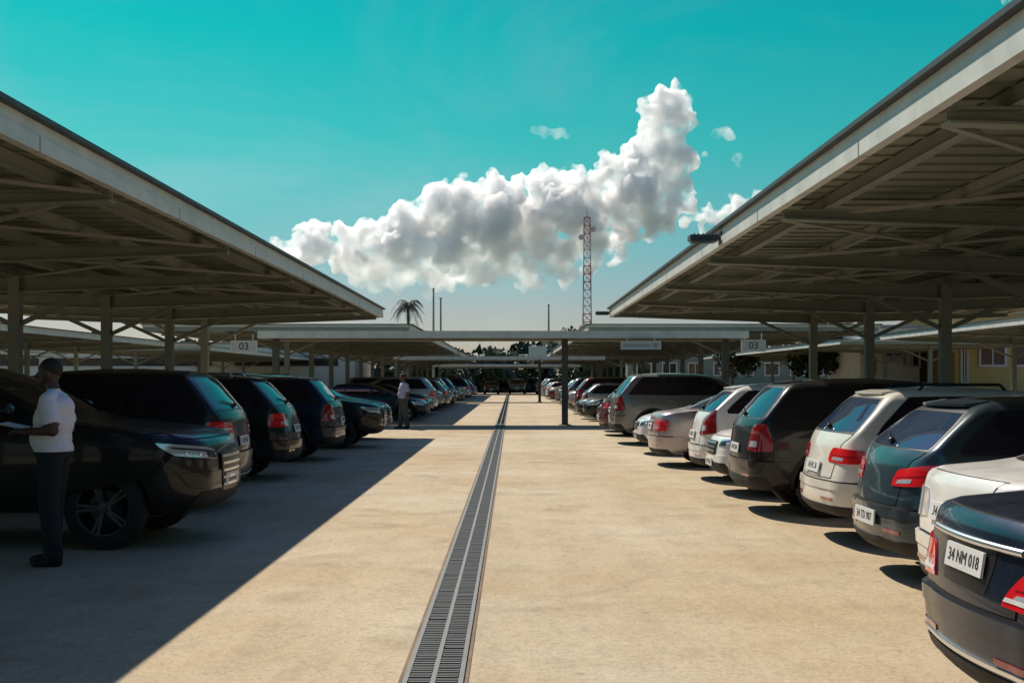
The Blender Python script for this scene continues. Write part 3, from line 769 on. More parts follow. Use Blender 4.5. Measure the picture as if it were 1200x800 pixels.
def paint_slots(o, colour):
    for i, s_ in enumerate(o.material_slots):
        if s_.material is PAINT['grey']:
            s_.link = 'OBJECT'; s_.material = PAINT[colour]
def place_car(car, X, Y, facing, colour, label, group, name=None, far=False, jitter=0.0, scale=None):
    """X: where the end that faces the aisle stands; facing: 'rear' or 'front' end to the aisle; sign of X picks the row."""
    side = 1 if X > 0 else -1
    heading = 0.0 if (side > 0) == (facing == 'rear') else math.pi
    cx = X + side*car.L/2*(scale[0] if scale else 1)
    nm = name or {'sedan': 'sedan', 'hatch': 'hatchback', 'suv': 'suv', 'wagon': 'suv'}[car.kind]
    if far:
        r = link(nm, car.far, None, (cx, Y, 0)); r.rotation_euler = (0, 0, heading+jitter)
        paint_slots(r, colour)
    else:
        r = empty(nm, (cx, Y, 0), heading+jitter)
        for p in car.parts:
            o = link(p['name'], p['me'], r, p['loc']); o.rotation_euler = (0, 0, p['rot']); paint_slots(o, colour)
            for k in p['kids']:
                q = link(k['name'], k['me'], o, k['loc']); paint_slots(q, colour)
    if scale: r.scale = scale
    tag(r, label, 'car', group)
    return r

TAIL_SEDAN = [dict(c=[(3.25,0.64),(4.24,0.64),(4.02,0.80),(3.05,0.84)], rk=0.2, strip=[(3.45,0.665),(4.18,0.665),(4.16,0.683),(3.45,0.683)])]
sedan_a = build_car('sedan', dict(plate_no='34 NM 018', tail=TAIL_SEDAN, head=[(1.9,0.64),(0.75,0.60),(0.85,0.70),(1.95,0.77)], grille=(0.50,0.70,0.55), fplate=0.42, rplate=0.785,
    gate=(0.60,0.985), gate_w=1.0, bump=0.58, plate_recess=(0.50,0.56,0.66,0.865), chrome_bar=(0.93,0.875,0.034), low_chrome=0.36, shelf=True, plate_off=0.02, plate_size=(0.225,0.055)))
sedan_c = build_car('sedan', dict(plate_no='34 KV 450', tail=[dict(c=[(3.25,0.66),(4.35,0.68),(4.25,0.87),(3.2,0.86)], rk=0.2, m='lamp_clear')], head=[(1.9,0.62),(0.75,0.60),(0.85,0.72),(1.95,0.77)], grille=(0.52,0.70,0.55), fplate=0.42, rplate=0.74,
    gate=(0.58,0.985), bump=0.56, shelf=True, plate_size=(0.26,0.058)))
sedan_b = build_car('sedan', dict(plate_no='34 LR 62', tail=[dict(c=[(3.25,0.66),(4.35,0.68),(4.22,0.87),(3.2,0.86)], rk=0.25)], head=[(1.9,0.62),(0.75,0.60),(0.85,0.72),(1.95,0.77)], grille=(0.52,0.70,0.55), fplate=0.42, rplate=0.74,
    gate=(0.58,0.985), bump=0.56, shelf=True, plate_size=(0.26,0.058), chrome_bar=(0.5,0.84,0.022)))
hatch_a = build_car('hatch', dict(plate_no='34 TD 907', tail=[dict(c=[(3.2,0.80),(4.30,0.76),(4.22,0.90),(3.05,0.97)], rk=0.3)], head=[(1.95,0.64),(0.8,0.60),(0.85,0.71),(2.0,0.79)], grille=(0.54,0.70,0.6), fplate=0.42, rplate=0.50,
    gate=(0.62,1.05), bump=0.60, plate_off=0.042, spoiler=True, shelf=True))
hatch_b = build_car('hatch', dict(plate_no='34 BE 771', tail=[dict(c=[(3.15,0.72),(4.15,0.70),(4.02,1.06),(3.35,1.08)], rk=0.3, m='tail_dark')], head=[(1.95,0.64),(0.8,0.60),(0.85,0.72),(2.0,0.79)], grille=(0.54,0.68,0.6), fplate=0.42, rplate=0.70,
    gate=(0.56,1.04), bump=0.54, spoiler=True, shelf=True))
suv_a = build_car('suv', dict(plate_no='34 HC 36', tail=[dict(c=[(3.0,0.86),(4.32,0.86),(4.26,1.02),(3.1,1.00)], rk=0.3)], head=[(1.95,0.80),(0.85,0.74),(0.9,0.86),(2.0,0.93)], grille=(0.62,0.83,0.7), fplate=0.50, rplate=0.80,
    gate=(0.70,1.16), bump=0.66, spoiler=True, shelf=True, clad=False, rails=True))
suv_b = build_car('suv', dict(plate_no='34 YS 129', tail=[dict(c=[(3.0,0.84),(4.18,0.84),(4.10,1.05),(3.1,1.05)], rk=0.3, m='tail_red')], head=[(1.95,0.80),(0.85,0.74),(0.9,0.86),(2.0,0.93)], grille=(0.62,0.83,0.7), fplate=0.50, rplate=0.80,
    gate=(0.66,1.16), bump=0.62, spoiler=True, clad=True, rails=True, chrome_rails=True))
wagon_a = build_car('wagon', dict(plate_no='34 FA 83', tail=[dict(c=[(3.0,0.88),(4.35,0.88),(4.32,1.08),(3.1,1.10)], rk=0.25, m='tail_red', strip=[(3.25,0.985),(4.25,0.985),(4.25,1.01),(3.25,1.015)])], head=[(1.72,0.86),(0.80,0.80),(0.85,0.91),(1.97,0.985)], grille=(0.50,0.86,0.66), slats=5, fplate=0.60, rplate=0.84,
    gate=(0.72,1.22), bump=0.70, spoiler=True, clad=False, shelf=True, low_chrome=0.42, dark_rims=True))
wagon_b = build_car('wagon', dict(plate_no='34 PU 504', tail=[dict(c=[(3.0,0.82),(4.12,0.82),(4.02,1.16),(3.2,1.18)], rk=0.3, m='tail_dark')], head=[(1.95,0.86),(0.85,0.80),(0.9,0.92),(2.0,1.0)], grille=(0.64,0.9,0.7), fplate=0.54, rplate=0.84,
    gate=(0.72,1.22), bump=0.70, spoiler=True, clad=True, shelf=True))

GR = 'cars parked in the right row under the near canopy'; GL = 'cars parked in the left row under the near canopy'
rc = [
 (sedan_a, 2.05, 5.65, 'rear', 'navy', 'dark navy sedan at the bottom right corner with chrome strip above its number plate', None),
 (sedan_c, 2.78, 8.0, 'rear', 'white', 'white sedan with a bright boot lid between the navy sedan and the slate blue hatchback', None),
 (hatch_a, 2.92, 10.15, 'rear', 'slate', 'slate blue hatchback with low white number plate and pinkish red lights beside the white sedan', None),
 (suv_a, 3.02, 12.5, 'rear', 'cream', 'cream white suv with broad bright red tail lights and grey shaded side', (0.95, 0.97, 0.93)),
 (wagon_b, 2.74, 15.2, 'rear', 'black', 'tall black suv on the right with sky blue rear window and dark tail lights', (0.95, 0.95, 0.93)),
 (suv_b, 2.82, 17.6, 'front', 'white', 'white suv parked nose out with chrome grille next to the tall black suv', (0.95, 0.95, 0.90)),
 (hatch_b, 2.90, 20.0, 'rear', 'white', 'white hatchback with tall dark red tail lights beside the nose out white suv', (1, 1, 1.05)),
 (sedan_b, 2.60, 23.4, 'rear', 'mauve', 'mauve silver sedan with small dark red lights beside the white hatchback', None),
 (hatch_a, 2.70, 27.0, 'front', 'white', 'white hatchback parked nose out with sloping windscreen beside the mauve silver sedan', (1, 1, 1.0)),
 (wagon_b, 2.48, 31.4, 'rear', 'grey', 'grey suv with long black side windows and silver rear pillar', (1.0, 1.0, 1.02)),
 (hatch_a, 2.55, 36.0, 'rear', 'maroon', 'maroon hatchback just beyond the grey suv', None),
 (suv_a, 2.70, 38.8, 'front', 'silver', 'silver suv parked nose out beyond the maroon hatchback', (0.95, 0.95, 0.93)),

]
for i, (c, X, Y, fc, colr, lab, sc) in enumerate(rc):
    place_car(c, X, Y, fc, colr, lab, GR, jitter=R(rnd.uniform(-0.7, 0.7)), scale=sc, far=False)
lc = [
 (wagon_a, -2.86, 12.55, 'front', 'black', 'black suv parked nose out behind the man in the white shirt', (1, 0.98, 1.03)),
 (wagon_a, -3.40, 15.7, 'rear', 'black', 'large black suv with wide red light band next to the nose out black suv', (1, 0.97, 1.0)),
 (suv_b, -3.50, 20.3, 'rear', 'black', 'second dark suv tail out, with pale lit edge and red lamp', (1, 0.98, 1.02)),
 (wagon_b, -3.42, 25.0, 'rear', 'navy', 'third dark suv tail out, navy with tall red lamps', (0.97, 0.96, 0.96)),
 (wagon_a, -3.05, 29.6, 'front', 'black', 'black suv parked nose out at the end of the near left canopy', (1.0, 0.98, 1.0)),
 (suv_b, -3.3, 33.6, 'front', 'blue', 'blue black suv nose out beside the man in the lavender shirt', (1, 1, 1.05)),
]
for i, (c, X, Y, fc, colr, lab, sc) in enumerate(lc):
    place_car(c, X, Y, fc, colr, lab, GL, jitter=R(rnd.uniform(-0.7, 0.7)), scale=sc)

ORD = ['first', 'second', 'third', 'fourth', 'fifth', 'sixth', 'seventh', 'eighth', 'ninth', 'tenth', 'eleventh', 'twelfth', 'thirteenth', 'fourteenth', 'fifteenth', 'sixteenth', 'seventeenth', 'eighteenth']
protos = [sedan_a, sedan_b, hatch_a, hatch_b, suv_a, suv_b, wagon_a, wagon_b]
cols_r = ['silver', 'grey', 'white', 'black', 'silver', 'maroon', 'white', 'navy', 'graphite', 'silver', 'mauve', 'white', 'grey']
cols_l = ['navy', 'black', 'graphite', 'silver', 'grey', 'black', 'slate', 'white', 'navy', 'grey', 'blue', 'silver']
KN = {'sedan': 'sedan', 'hatch': 'hatchback', 'suv': 'suv', 'wagon': 'large suv'}
CN = {'silver': 'silver', 'grey': 'grey', 'white': 'white', 'black': 'black', 'maroon': 'maroon', 'navy': 'navy', 'graphite': 'dark grey', 'mauve': 'mauve silver', 'slate': 'slate blue', 'blue': 'dark blue', 'cream': 'cream'}
def far_row(side, y0, y1, step, where, group, seed):
    rr = random.Random(seed); y = y0; k = 0
    while y < y1:
        c = rr.choice(protos); cl = (cols_r if side > 0 else cols_l)[(k*5+seed) % (len(cols_r) if side > 0 else len(cols_l))]
        fc = rr.choice(['rear', 'front', 'front'] if side < 0 else ['rear', 'rear', 'front'])
        X = (2.8 if side > 0 else -3.4)+rr.uniform(-0.15, 0.15)
        place_car(c, X, y, fc, cl, '%s %s, %s car of %s' % (CN[cl], KN[c.kind], ORD[k], where), group, far=True, jitter=R(rr.uniform(-1, 1)))
        y += step*(1 if rr.random() > 0.12 else 2); k += 1
far_row(1, 48.5, 85, 2.5, 'the right row past the first walkway', 'cars in the right row past the first walkway', 3)
far_row(-1, 48.5, 85, 2.6, 'the left row past the first walkway', 'cars in the left row past the first walkway', 8)
far_row(1, 94, 128, 2.6, 'the right row past the second walkway', 'cars in the right row past the second walkway', 5)
far_row(-1, 94, 128, 2.6, 'the left row past the second walkway', 'cars in the left row past the second walkway', 9)
# car facing the viewer at the end of the aisle
r = link('hatchback', hatch_a.far, None, (-2.3, 139.5, 0)); r.rotation_euler = (0, 0, R(-90)); paint_slots(r, 'maroon')
tag(r, 'dark red hatchback facing the viewer at the far end of the aisle', 'car')
for k, (x, c, cl) in enumerate([(-5.2, suv_b, 'graphite'), (0.6, wagon_b, 'grey'), (3.6, hatch_b, 'white'), (6.4, sedan_b, 'silver')]):
    r = link({'sedan': 'sedan', 'hatch': 'hatchback', 'suv': 'suv', 'wagon': 'suv'}[c.kind], c.far, None, (x, 141.5, 0)); r.rotation_euler = (0, 0, R(-90)); paint_slots(r, cl)
    tag(r, '%s %s parked across the far end of the aisle' % (CN[cl], KN[c.kind]), 'car', 'cars across the far end of the aisle')

# ------------------------------------------------------------------ canopies
H = 3.70
def canopy(x_in, side, y0, y1, label, cols_y, detail=True, hw=5.3, group='car park canopies'):
    """x_in: aisle edge; side: +1 right of it, -1 left."""
    t = empty('carport_canopy', (x_in+side*hw, y0, 0)); tag(t, label, 'canopy', group)
    ox = x_in+side*hw
    xa, xb = -hw, hw            # local
    L = y1-y0
    zb_ = H-0.26
    # deck: profiled sheet (ribs run across the canopy)
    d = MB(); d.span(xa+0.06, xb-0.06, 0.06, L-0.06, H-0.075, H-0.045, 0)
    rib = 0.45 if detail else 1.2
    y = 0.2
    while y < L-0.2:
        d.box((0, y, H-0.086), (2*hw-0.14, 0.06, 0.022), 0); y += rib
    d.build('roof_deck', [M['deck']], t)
    d = MB(); d.span(xa+0.02, xb-0.02, 0.02, L-0.02, H-0.043, H-0.02); d.build('roof_sheet', [M['deck_top']], t)
    # fascia: a shaded upper step and a proud light lower board, dark flashing over it
    for s_ in (-1, 1):
        x = s_*hw
        f = MB(); f.span(x-0.03, x+0.03, 0, L, zb_+0.132, H-0.02, 0); f.span(x-0.045, x+0.045, 0, L, zb_, zb_+0.13, 0)
        yy = 2.4
        while yy < L-1:                                  # joints between fascia boards
            f.box((x, yy, zb_+0.065), (0.098, 0.014, 0.134), 1); yy += 4.2
        f.build('fascia', [M['steel_white'], M['steel_grey']], t)
        f = MB(); f.span(x-0.10, x+0.10, -0.05, L+0.05, H-0.018, H+0.022); f.build('flashing', [M['steel_dark']], t)
    for s_ in (0, 1):
        f = MB(); y = 0 if s_ == 0 else L
        f.span(xa+0.05, xb-0.05, y-0.03, y+0.03, zb_, H-0.10, 1); f.span(xa+0.05, xb-0.05, y-0.04, y+0.04, H-0.098, H-0.02, 0); f.build('end_fascia', [M['steel_white'], M['steel_grey']], t)
        f = MB(); f.span(xa+0.105, xb-0.105, y-0.08, y+0.08, H-0.016, H+0.018); f.build('end_flashing', [M['steel_dark']], t)
    # purlins along the canopy
    nx = 9 if detail else 5
    for i in range(nx):
        x = xa+0.55+(2*hw-1.1)*i/(nx-1)
        p = MB(); p.span(x-0.03, x+0.03, 0.1, L-0.1, H-0.23, H-0.10); p.span(x-0.055, x+0.055, 0.1, L-0.1, H-0.238, H-0.232)
        p.build('purlin', [M['steel_grey']], t)
    for cy in cols_y:
        yl = cy-y0
        c = MB(); c.box((0, yl, 1.72), (0.20, 0.20, 3.43)); c.box((0, yl, 0.012), (0.42, 0.42, 0.024)); c.box((0, yl, 0.10), (0.26, 0.26, 0.15))
        for s_ in (-1, 1):
            c.bar((s_*0.10, yl, 0.17), (s_*0.19, yl, 0.03), 0.012, 0.02)
        c.build('column', [M['steel_grey']], t)
        for s_ in (-1, 1):
            bm_ = MB(); hb = 0.27
            # tapered I-beam
            xs0, xs1 = s_*0.08, s_*(hw-0.08)
            zt = H-0.242
            def plate(za0, zb0, za1, zb1, ww):
                v = []
                for x, z_lo, z_hi in ((xs0, za0, zb0), (xs1, za1, zb1)):
                    v += [(x, yl-ww, z_lo), (x, yl+ww, z_lo), (x, yl+ww, z_hi), (x, yl-ww, z_hi)]
                bm_.add(v, [(0,1,2,3),(7,6,5,4),(0,4,5,1),(1,5,6,2),(2,6,7,3),(3,7,4,0)])
            plate(zt-0.018, zt, zt-0.018, zt, 0.085)
            plate(zt-hb, zt-0.018, zt-0.09, zt-0.018, 0.010)
            plate(zt-hb-0.018, zt-hb, zt-0.108, zt-0.09, 0.085)
            bm_.build('beam', [M['steel_grey']], t)
            st = MB(); st.bar((s_*0.12, yl, 2.62), (s_*1.5, yl, H-0.46), 0.08, 0.08); st.build('strut', [M['steel_grey']], t)
    if detail:
        # flat diagonal bracing below the purlins
        cs = [c-y0 for c in cols_y]
        st = cs[-3]-cs[-4] if len(cs) > 4 else 5; cs = [c for c in cs if c > 36]
        y = cs[0]-st*max(0, math.floor(cs[0]/st))
        while y < L-0.3:
            for s_ in (-1, 1):
                for a, b_ in (((s_*(hw-0.2), y), (s_*2.6, y+st/2)), ((s_*2.6, y+st/2), (s_*(hw-0.2), y+st)), ((s_*2.6, y+st/2), (s_*0.2, y)), ((s_*2.6, y+st/2), (s_*0.2, y+st))):
                    if max(a[1], b_[1]) < L-0.1 and min(a[1], b_[1]) > 0.1:
                        br = MB(); br.bar((a[0], a[1], H-0.262), (b_[0], b_[1], H-0.262), 0.07, 0.035); br.build('brace', [M['brace']], t)
            y += st
    return t
XL, XR = -3.86, 2.90
canopy(XL, -1, -42.8, 36.7, 'long flat carport canopy over the left row nearest the camera', [-37.8, -27.8, -17.8, -7.8, -2.8, 2.2, 7.2, 12.2, 17.2, 22.2, 27.2, 32.2, 35.9], hw=5.05)
canopy(XR, 1, -42.6, 36.5, 'long flat carport canopy over the right row carrying a floodlight on its edge', [-37.4, -27.2, -17, -6.8, -1.7, 3.4, 8.5, 13.6, 18.7, 24.0, 29.1, 34.5], hw=5.5)
canopy(XL, -1, 46.8, 86, 'left canopy between the first and second walkways', [49, 55, 61, 67, 73, 79, 85], False, 5.05)
canopy(XR, 1, 46.8, 86, 'right canopy between the first and second walkways', [49, 55, 61, 67, 73, 79, 85], False, 5.5)
canopy(XL, -1, 93, 131, 'left canopy past the second walkway', [95, 102, 109, 116, 123, 130], False, 5.05)
canopy(XR, 1, 93, 131, 'right canopy past the second walkway', [95, 102, 109, 116, 123, 130], False, 5.5)
canopy(-19.0, -1, 14, 70, 'canopy over the next parking row on the far left', [20, 27, 34, 41, 48, 55, 62, 69], False, 5.3)
canopy(-36.0, -1, 30, 100, 'outermost canopy at the far left, beyond the next row', [34, 44, 54, 64, 74, 84, 94], False, 5.3)
canopy(17.0, 1, 16, 57, 'canopy over the next parking row on the far right, in front of the ochre building', [20, 27, 34, 41, 48, 55], False, 5.3)

canopy(17.0, 1, 64, 112, 'further canopy at the far right beyond the kiosk', [66, 74, 82, 90, 98, 106], False, 5.3)
canopy(-19.0, -1, 78, 124, 'further canopy at the far left before the long white building', [80, 88, 96, 104, 112, 120], False, 5.3)
# covered walkways that cross the aisle
def walkway(y0, y1, x0, x1, h, posts, label):
    t = empty('covered_walkway', ((x0+x1)/2, y0, 0)); tag(t, label, 'walkway', 'covered walkways crossing the aisle'); cx = (x0+x1)/2
    hx = (x1-x0)/2; L = y1-y0
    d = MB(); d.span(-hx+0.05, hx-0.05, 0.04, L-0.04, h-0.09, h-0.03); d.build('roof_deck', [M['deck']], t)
    for y in (0, L):
        f = MB(); f.span(-hx, hx, y-0.035, y+0.035, h-0.25, h); f.build('fascia', [M['steel_white']], t)
    for x in (-hx, hx):
        f = MB(); f.span(x-0.03, x+0.03, 0.04, L-0.04, h-0.25, h-0.002); f.build('end_fascia', [M['steel_white']], t)
    for k in range(3):
        p = MB(); y = L*(k+0.5)/3; p.span(-hx+0.05, hx-0.05, y-0.05, y+0.05, h-0.24, h-0.095); p.build('purlin', [M['steel_grey']], t)
    for px_, ww in posts:
        c = MB(); c.box((px_-cx, L*0.45, (h-0.25)/2), (ww, ww, h-0.25)); c.box((px_-cx, L*0.45, 0.012), (ww+0.2, ww+0.2, 0.024)); c.build('column', [M['steel_post']], t)
    return t
walkway(42.4, 46.0, -8.7, 8.1, 3.28, [(-8.4, 0.22), (1.88, 0.22), (7.6, 0.2)], 'covered walkway crossing the aisle just past the near canopies')
walkway(88.0, 91.5, -8.4, 6.6, 3.28, [(-8.2, 0.2), (2.0, 0.2), (6.3, 0.2)], 'second covered walkway crossing the aisle further back')
walkway(133, 147, -8.4, 7.4, 3.28, [(-8.2, 0.2), (7.2, 0.2)], 'third covered walkway at the far end of the aisle')

# floodlights on the canopy edge
def floodlight(x, y, label):
    t = empty('floodlight', (x, y, H-0.24)); tag(t, label, 'floodlight', 'floodlights on the right canopy edge')
    b = MB(); b.span(-0.42, -0.03, -0.14, 0.14, 0.05, 0.12); b.span(-0.38, -0.06, -0.16, 0.16, 0.035, 0.05)
    for k in range(6): b.box((-0.36+k*0.06, 0, 0.13), (0.012, 0.28, 0.02))
    b.build('housing', M['steel_dark'], t)
    b = MB(); b.span(-0.40, -0.04, -0.14, 0.14, 0.028, 0.034); b.build('lens', M['lamp_inner'], t)
    b = MB(); b.span(0.0, 0.03, -0.10, 0.10, 0.0, 0.17); b.span(-0.06, 0.0, -0.03, 0.03, 0.06, 0.10); b.build('bracket', M['steel_dark'], t)
floodlight(XR-0.05, 17.0, 'flat black floodlight jutting out midway along the right canopy edge')
floodlight(XR-0.05, 36.0, 'small black floodlight at the far corner of the right canopy')

# signs hanging from the walkway
def zone_sign(px_, py, Y, w_, h_, body, label):
    p = at(px_, py, Y); t = empty('hanging_sign', p); tag(t, label, 'sign', 'signs along the first walkway')
    b = MB(); b.span(-w_/2, w_/2, -0.02, 0.02, -h_/2, h_/2); b.build('panel', M['sign_face'], t)
    b = MB()
    for s_ in (-1, 1):
        b.span(s_*w_/2-0.02, s_*w_/2+0.02, -0.03, 0.03, -h_/2-0.02, h_/2+0.02); b.span(-w_/2+0.02, w_/2-0.02, -0.03, 0.03, s_*h_/2-0.02, s_*h_/2+0.02)
        b.span(s_*w_/2*0.7-0.015, s_*w_/2*0.7+0.015, -0.01, 0.01, h_/2+0.02, h_/2+0.25)
    b.build('sign_frame', M['steel_white'], t)
    if body: text_mesh('lettering', body, h_*0.95, M['ink'], t, (0, -0.024, 0), (R(90), 0, 0))
    return t
M['sign_face'] = mat('sign_face', (0.42, 0.46, 0.44), 0.5, var=0.05)
zone_sign(286, 406, 41.6, 0.85, 0.36, '03', 'framed zone sign with dark numerals at the left end of the first walkway')
zone_sign(883, 405, 41.6, 0.78, 0.36, '03', 'framed zone sign with dark numerals at the right end of the first walkway')
t = zone_sign(751, 404.5, 42.1, 1.33, 0.24, None, 'long pale horizontal sign hanging under the first walkway')
b = MB(); b.span(0.42, 0.56, -0.026, -0.022, -0.08, 0.08); b.span(-0.58, 0.34, -0.026, -0.022, -0.035, 0.03); b.build('dark_marking', mat('sign_grey', (0.28, 0.3, 0.3), 0.6), t)
t = zone_sign(630, 412, 92.6, 1.28, 0.8, None, 'pale blue white square sign above the aisle at the second walkway')

# ------------------------------------------------------------------ people
M['skin'] = mat('brown_skin', (0.075, 0.040, 0.027), 0.5, var=0.08, vscale=9)
M['hair'] = mat('dark_hair', (0.020, 0.015, 0.013), 0.7)
M['shirt_w'] = mat('white_shirt', (0.80, 0.77, 0.83), 0.85, var=0.05, vscale=6, bump=0.4, bscale=14)
M['shirt_l'] = mat('lavender_shirt', (0.36, 0.37, 0.52), 0.85, var=0.05, vscale=6, bump=0.4, bscale=14)
M['trousers'] = mat('dark_trousers', (0.014, 0.016, 0.021), 0.85, var=0.1, bump=0.4, bscale=10)
M['trousers_g'] = mat('grey_trousers', (0.075, 0.078, 0.072), 0.85, var=0.1, bump=0.4, bscale=10)
M['shoe'] = mat('black_shoe', (0.010, 0.010, 0.010), 0.4)
M['paper'] = mat('paper', (0.72, 0.72, 0.70), 0.8)
M['eye'] = mat('eye_white', (0.7, 0.68, 0.64), 0.3)

def person(loc, rz, shirt, trousers, label, height, pose, voxel=0.009):
    """figure looks along local +X; body = one remeshed surface, materials by region"""
    t = empty('person', loc, rz); tag(t, label, 'person')
    s = height/1.78; mb = MB()
    def seg(a, b_, ra, rb, n=14):
        a, b_ = Vector(a)*s, Vector(b_)*s; k = 6
        pts = [a.lerp(b_, i/k) for i in range(k+1)]; rs = [(ra+(rb-ra)*i/k)*s for i in range(k+1)]
        mb.tube(pts, rs, n); mb.sphere(a, ra*s, n, 10); mb.sphere(b_, rb*s, n, 10)
    def ell(c, r, sc): mb.sphere(Vector(c)*s, r*s, 20, 14, 0, sc)
    # torso
    ell((0.0, 0, 1.00), 0.172, (0.95, 1.12, 0.85)); ell((0.025, 0, 1.10), 0.175, (1.0, 1.08, 1.0)); ell((0.0, 0, 1.24), 0.180, (0.93, 1.12, 1.1)); ell((-0.02, 0, 1.36), 0.162, (0.92, 1.25, 0.8))
    for y in (-1, 1): seg((0, y*0.02, 1.47), (-0.005, y*0.195, 1.425), 0.060, 0.066)
    seg((-0.01, 0, 1.42), (0.015, 0, 1.56), 0.062, 0.056)
    # head
    hx = pose.get('head', 0.03)
    ell((hx, 0, 1.675), 0.105, (0.92, 0.74, 1.08)); ell((hx+0.028, 0, 1.615), 0.07, (0.88, 0.78, 0.9)); ell((hx-0.02, 0, 1.70), 0.09, (1.0, 0.82, 0.95))
    seg((hx+0.088, 0, 1.675), (hx+0.112, 0, 1.635), 0.010, 0.016, 8)
    ell((hx+0.075, 0, 1.597), 0.022, (0.7, 1.3, 0.5)); ell((hx+0.07, 0, 1.570), 0.028, (0.9, 1.0, 0.8)); ell((hx+0.078, 0, 1.705), 0.03, (0.6, 1.8, 0.45))
    for y in (-1, 1): ell((hx-0.005, y*0.082, 1.655), 0.03, (0.7, 0.35, 1.1))
    # legs
    for y, (dx, kx) in zip((-1, 1), pose['legs']):
        seg((0, y*0.092, 0.95), (kx, y*0.10, 0.50), 0.112, 0.084); seg((kx, y*0.10, 0.50), (dx, y*0.105, 0.10), 0.084, 0.074)
        seg((dx-0.03, y*0.10, 0.045), (dx+0.08, y*0.106, 0.04), 0.043, 0.042); seg((dx+0.08, y*0.106, 0.04), (dx+0.165, y*0.112, 0.033), 0.044, 0.033)
    # arms and hands
    for y, arm in zip((-1, 1), pose['arms']):
        sh_, elb, wri, hd = [Vector(p) for p in arm]
        seg(sh_, elb, 0.060, 0.050); mid = sh_.lerp(elb, 0.96); seg(sh_.lerp(elb, 0.2), sh_.lerp(elb, 0.66), 0.070, 0.080)
        seg(elb, wri, 0.043, 0.030)
        d = (hd-wri).normalized(); up = Vector((0, 0, 1)); sd_ = d.cross(up).normalized() if abs(d.z) < 0.9 else Vector((0, 1, 0))
        pn = sd_.cross(d).normalized()
        seg(wri, wri+d*0.085, 0.028, 0.026, 10)
        for sft in (-0.028, -0.010, 0.010, 0.028): seg(wri+d*0.03+sd_*sft*0.6, wri+d*0.085+sd_*sft, 0.020, 0.015, 8)
        for fi, (sft, ln) in enumerate(((-0.030, 0.062), (-0.010, 0.075), (0.010, 0.078), (0.030, 0.068))):
            k0 = wri+d*0.085+sd_*sft; k1 = k0+d*ln*0.55-pn*0.012; k2 = k1+d*ln*0.30-pn*0.030
            seg(k0, k1, 0.0105, 0.0095, 8); seg(k1, k2, 0.0095, 0.0085, 8)
        tb = wri+d*0.03+sd_*0.03*(-y); seg(tb, tb+d*0.035+sd_*0.028*(-y)-pn*0.01, 0.014, 0.011, 8); seg(tb+d*0.035+sd_*0.028*(-y)-pn*0.01, tb+d*0.062+sd_*0.03*(-y)-pn*0.022, 0.011, 0.009, 8)
    # collar, belt line, trouser hems
    ell((0.0, 0, 0.975), 0.165, (0.84, 1.10, 0.25))
    me = remeshed(mb, voxel*s, 2, 'body')
    for m in (M['skin'], shirt, trousers, M['shoe']): me.materials.append(m)
    arms = []
    for arm in pose['arms']:
        sh_, elb, wri, hd = [Vector(p)*s for p in arm]; arms.append((elb, wri, sh_.lerp(elb, 0.96)))
    mi = []
    for pl in me.polygons:
        c = pl.center; z = c.z/s
        m = 1
        if z < 0.075: m = 3
        elif z < 0.985: m = 2
        elif z > 1.525 or (z > 1.49 and c.x/s > 0.035 and abs(c.y/s) < 0.05): m = 0
        # forearms bare
        for elb, wri, cuff in arms:
            ax = wri-elb; tt = (c-elb).dot(ax)/ax.length_squared
            dist = (c-(elb+ax*max(0, min(1.9, tt)))).length
            if abs(c.y/s) > 0.06 and ((tt > 0.12 and dist < 0.062*s*(1.0 if tt < 1 else 1.6)) or ((c-elb).length < 0.085*s and abs(c.y/s) > 0.185)): m = 0
        mi.append(m)
    me.polygons.foreach_set('material_index', mi); me.polygons.foreach_set('use_smooth', [True]*len(me.polygons))
    link('body', me, t)
    # hair cap and eyes
    hb = MB(); hb.sphere(Vector((hx-0.014, 0, 1.698))*s, 0.1015*s, 22, 14, 0, (0.97, 0.79, 0.95))
    hm = hb.mesh('hair', [M['hair']], True)
    bm = bmesh.new(); bm.from_mesh(hm)
    dele = [f for f in bm.faces if (f.calc_center_median().z < (1.635+0.75*max(0, f.calc_center_median().x/s-hx+0.02))*s or f.calc_center_median().x/s > hx+0.055)]
    bmesh.ops.delete(bm, geom=dele, context='FACES'); bm.to_mesh(hm); bm.free()
    ho = link('hair', hm, t); so = ho.modifiers.new('t', 'SOLIDIFY'); so.thickness = 0.002*s
    for y in (-1, 1):
        eb = MB(); eb.sphere(Vector((hx+0.080, y*0.032, 1.678))*s, 0.0125*s, 12, 8, 0); eb.sphere(Vector((hx+0.088, y*0.032, 1.678))*s, 0.0065*s, 10, 6, 1)
        eb.build('eye', [M['eye'], M['ink']], t, True)
    return t
# man in white shirt: seen from his left side, facing left (-X), forearms forward holding papers
p1 = person((-3.97, 10.72, 0), R(180+2), M['shirt_w'], M['trousers'], 'man in white shirt and dark trousers holding papers by the nose out black suv', 1.78,
   dict(head=0.035, legs=[(0.05, 0.03), (-0.04, 0.01)], arms=[[(-0.01, -0.205, 1.42), (-0.05, -0.26, 1.17), (0.19, -0.17, 1.16), (0.28, -0.11, 1.17)], [(-0.01, 0.205, 1.42), (-0.08, 0.27, 1.17), (0.17, 0.235, 1.16), (0.26, 0.20, 1.17)]]))
pp = empty('papers', (-4.31, 10.70, 1.205), R(2)); tag(pp, 'small sheaf of white papers in the hands of the man in the white shirt', 'papers')
for k in range(3):
    b = MB(); b.box((0.0+k*0.006, 0.0, 0.004*k), (0.20, 0.26, 0.003), 0, 0.05*k); o = b.build('sheet', M['paper'], pp)
pp.rotation_euler = (0, R(12), R(2))
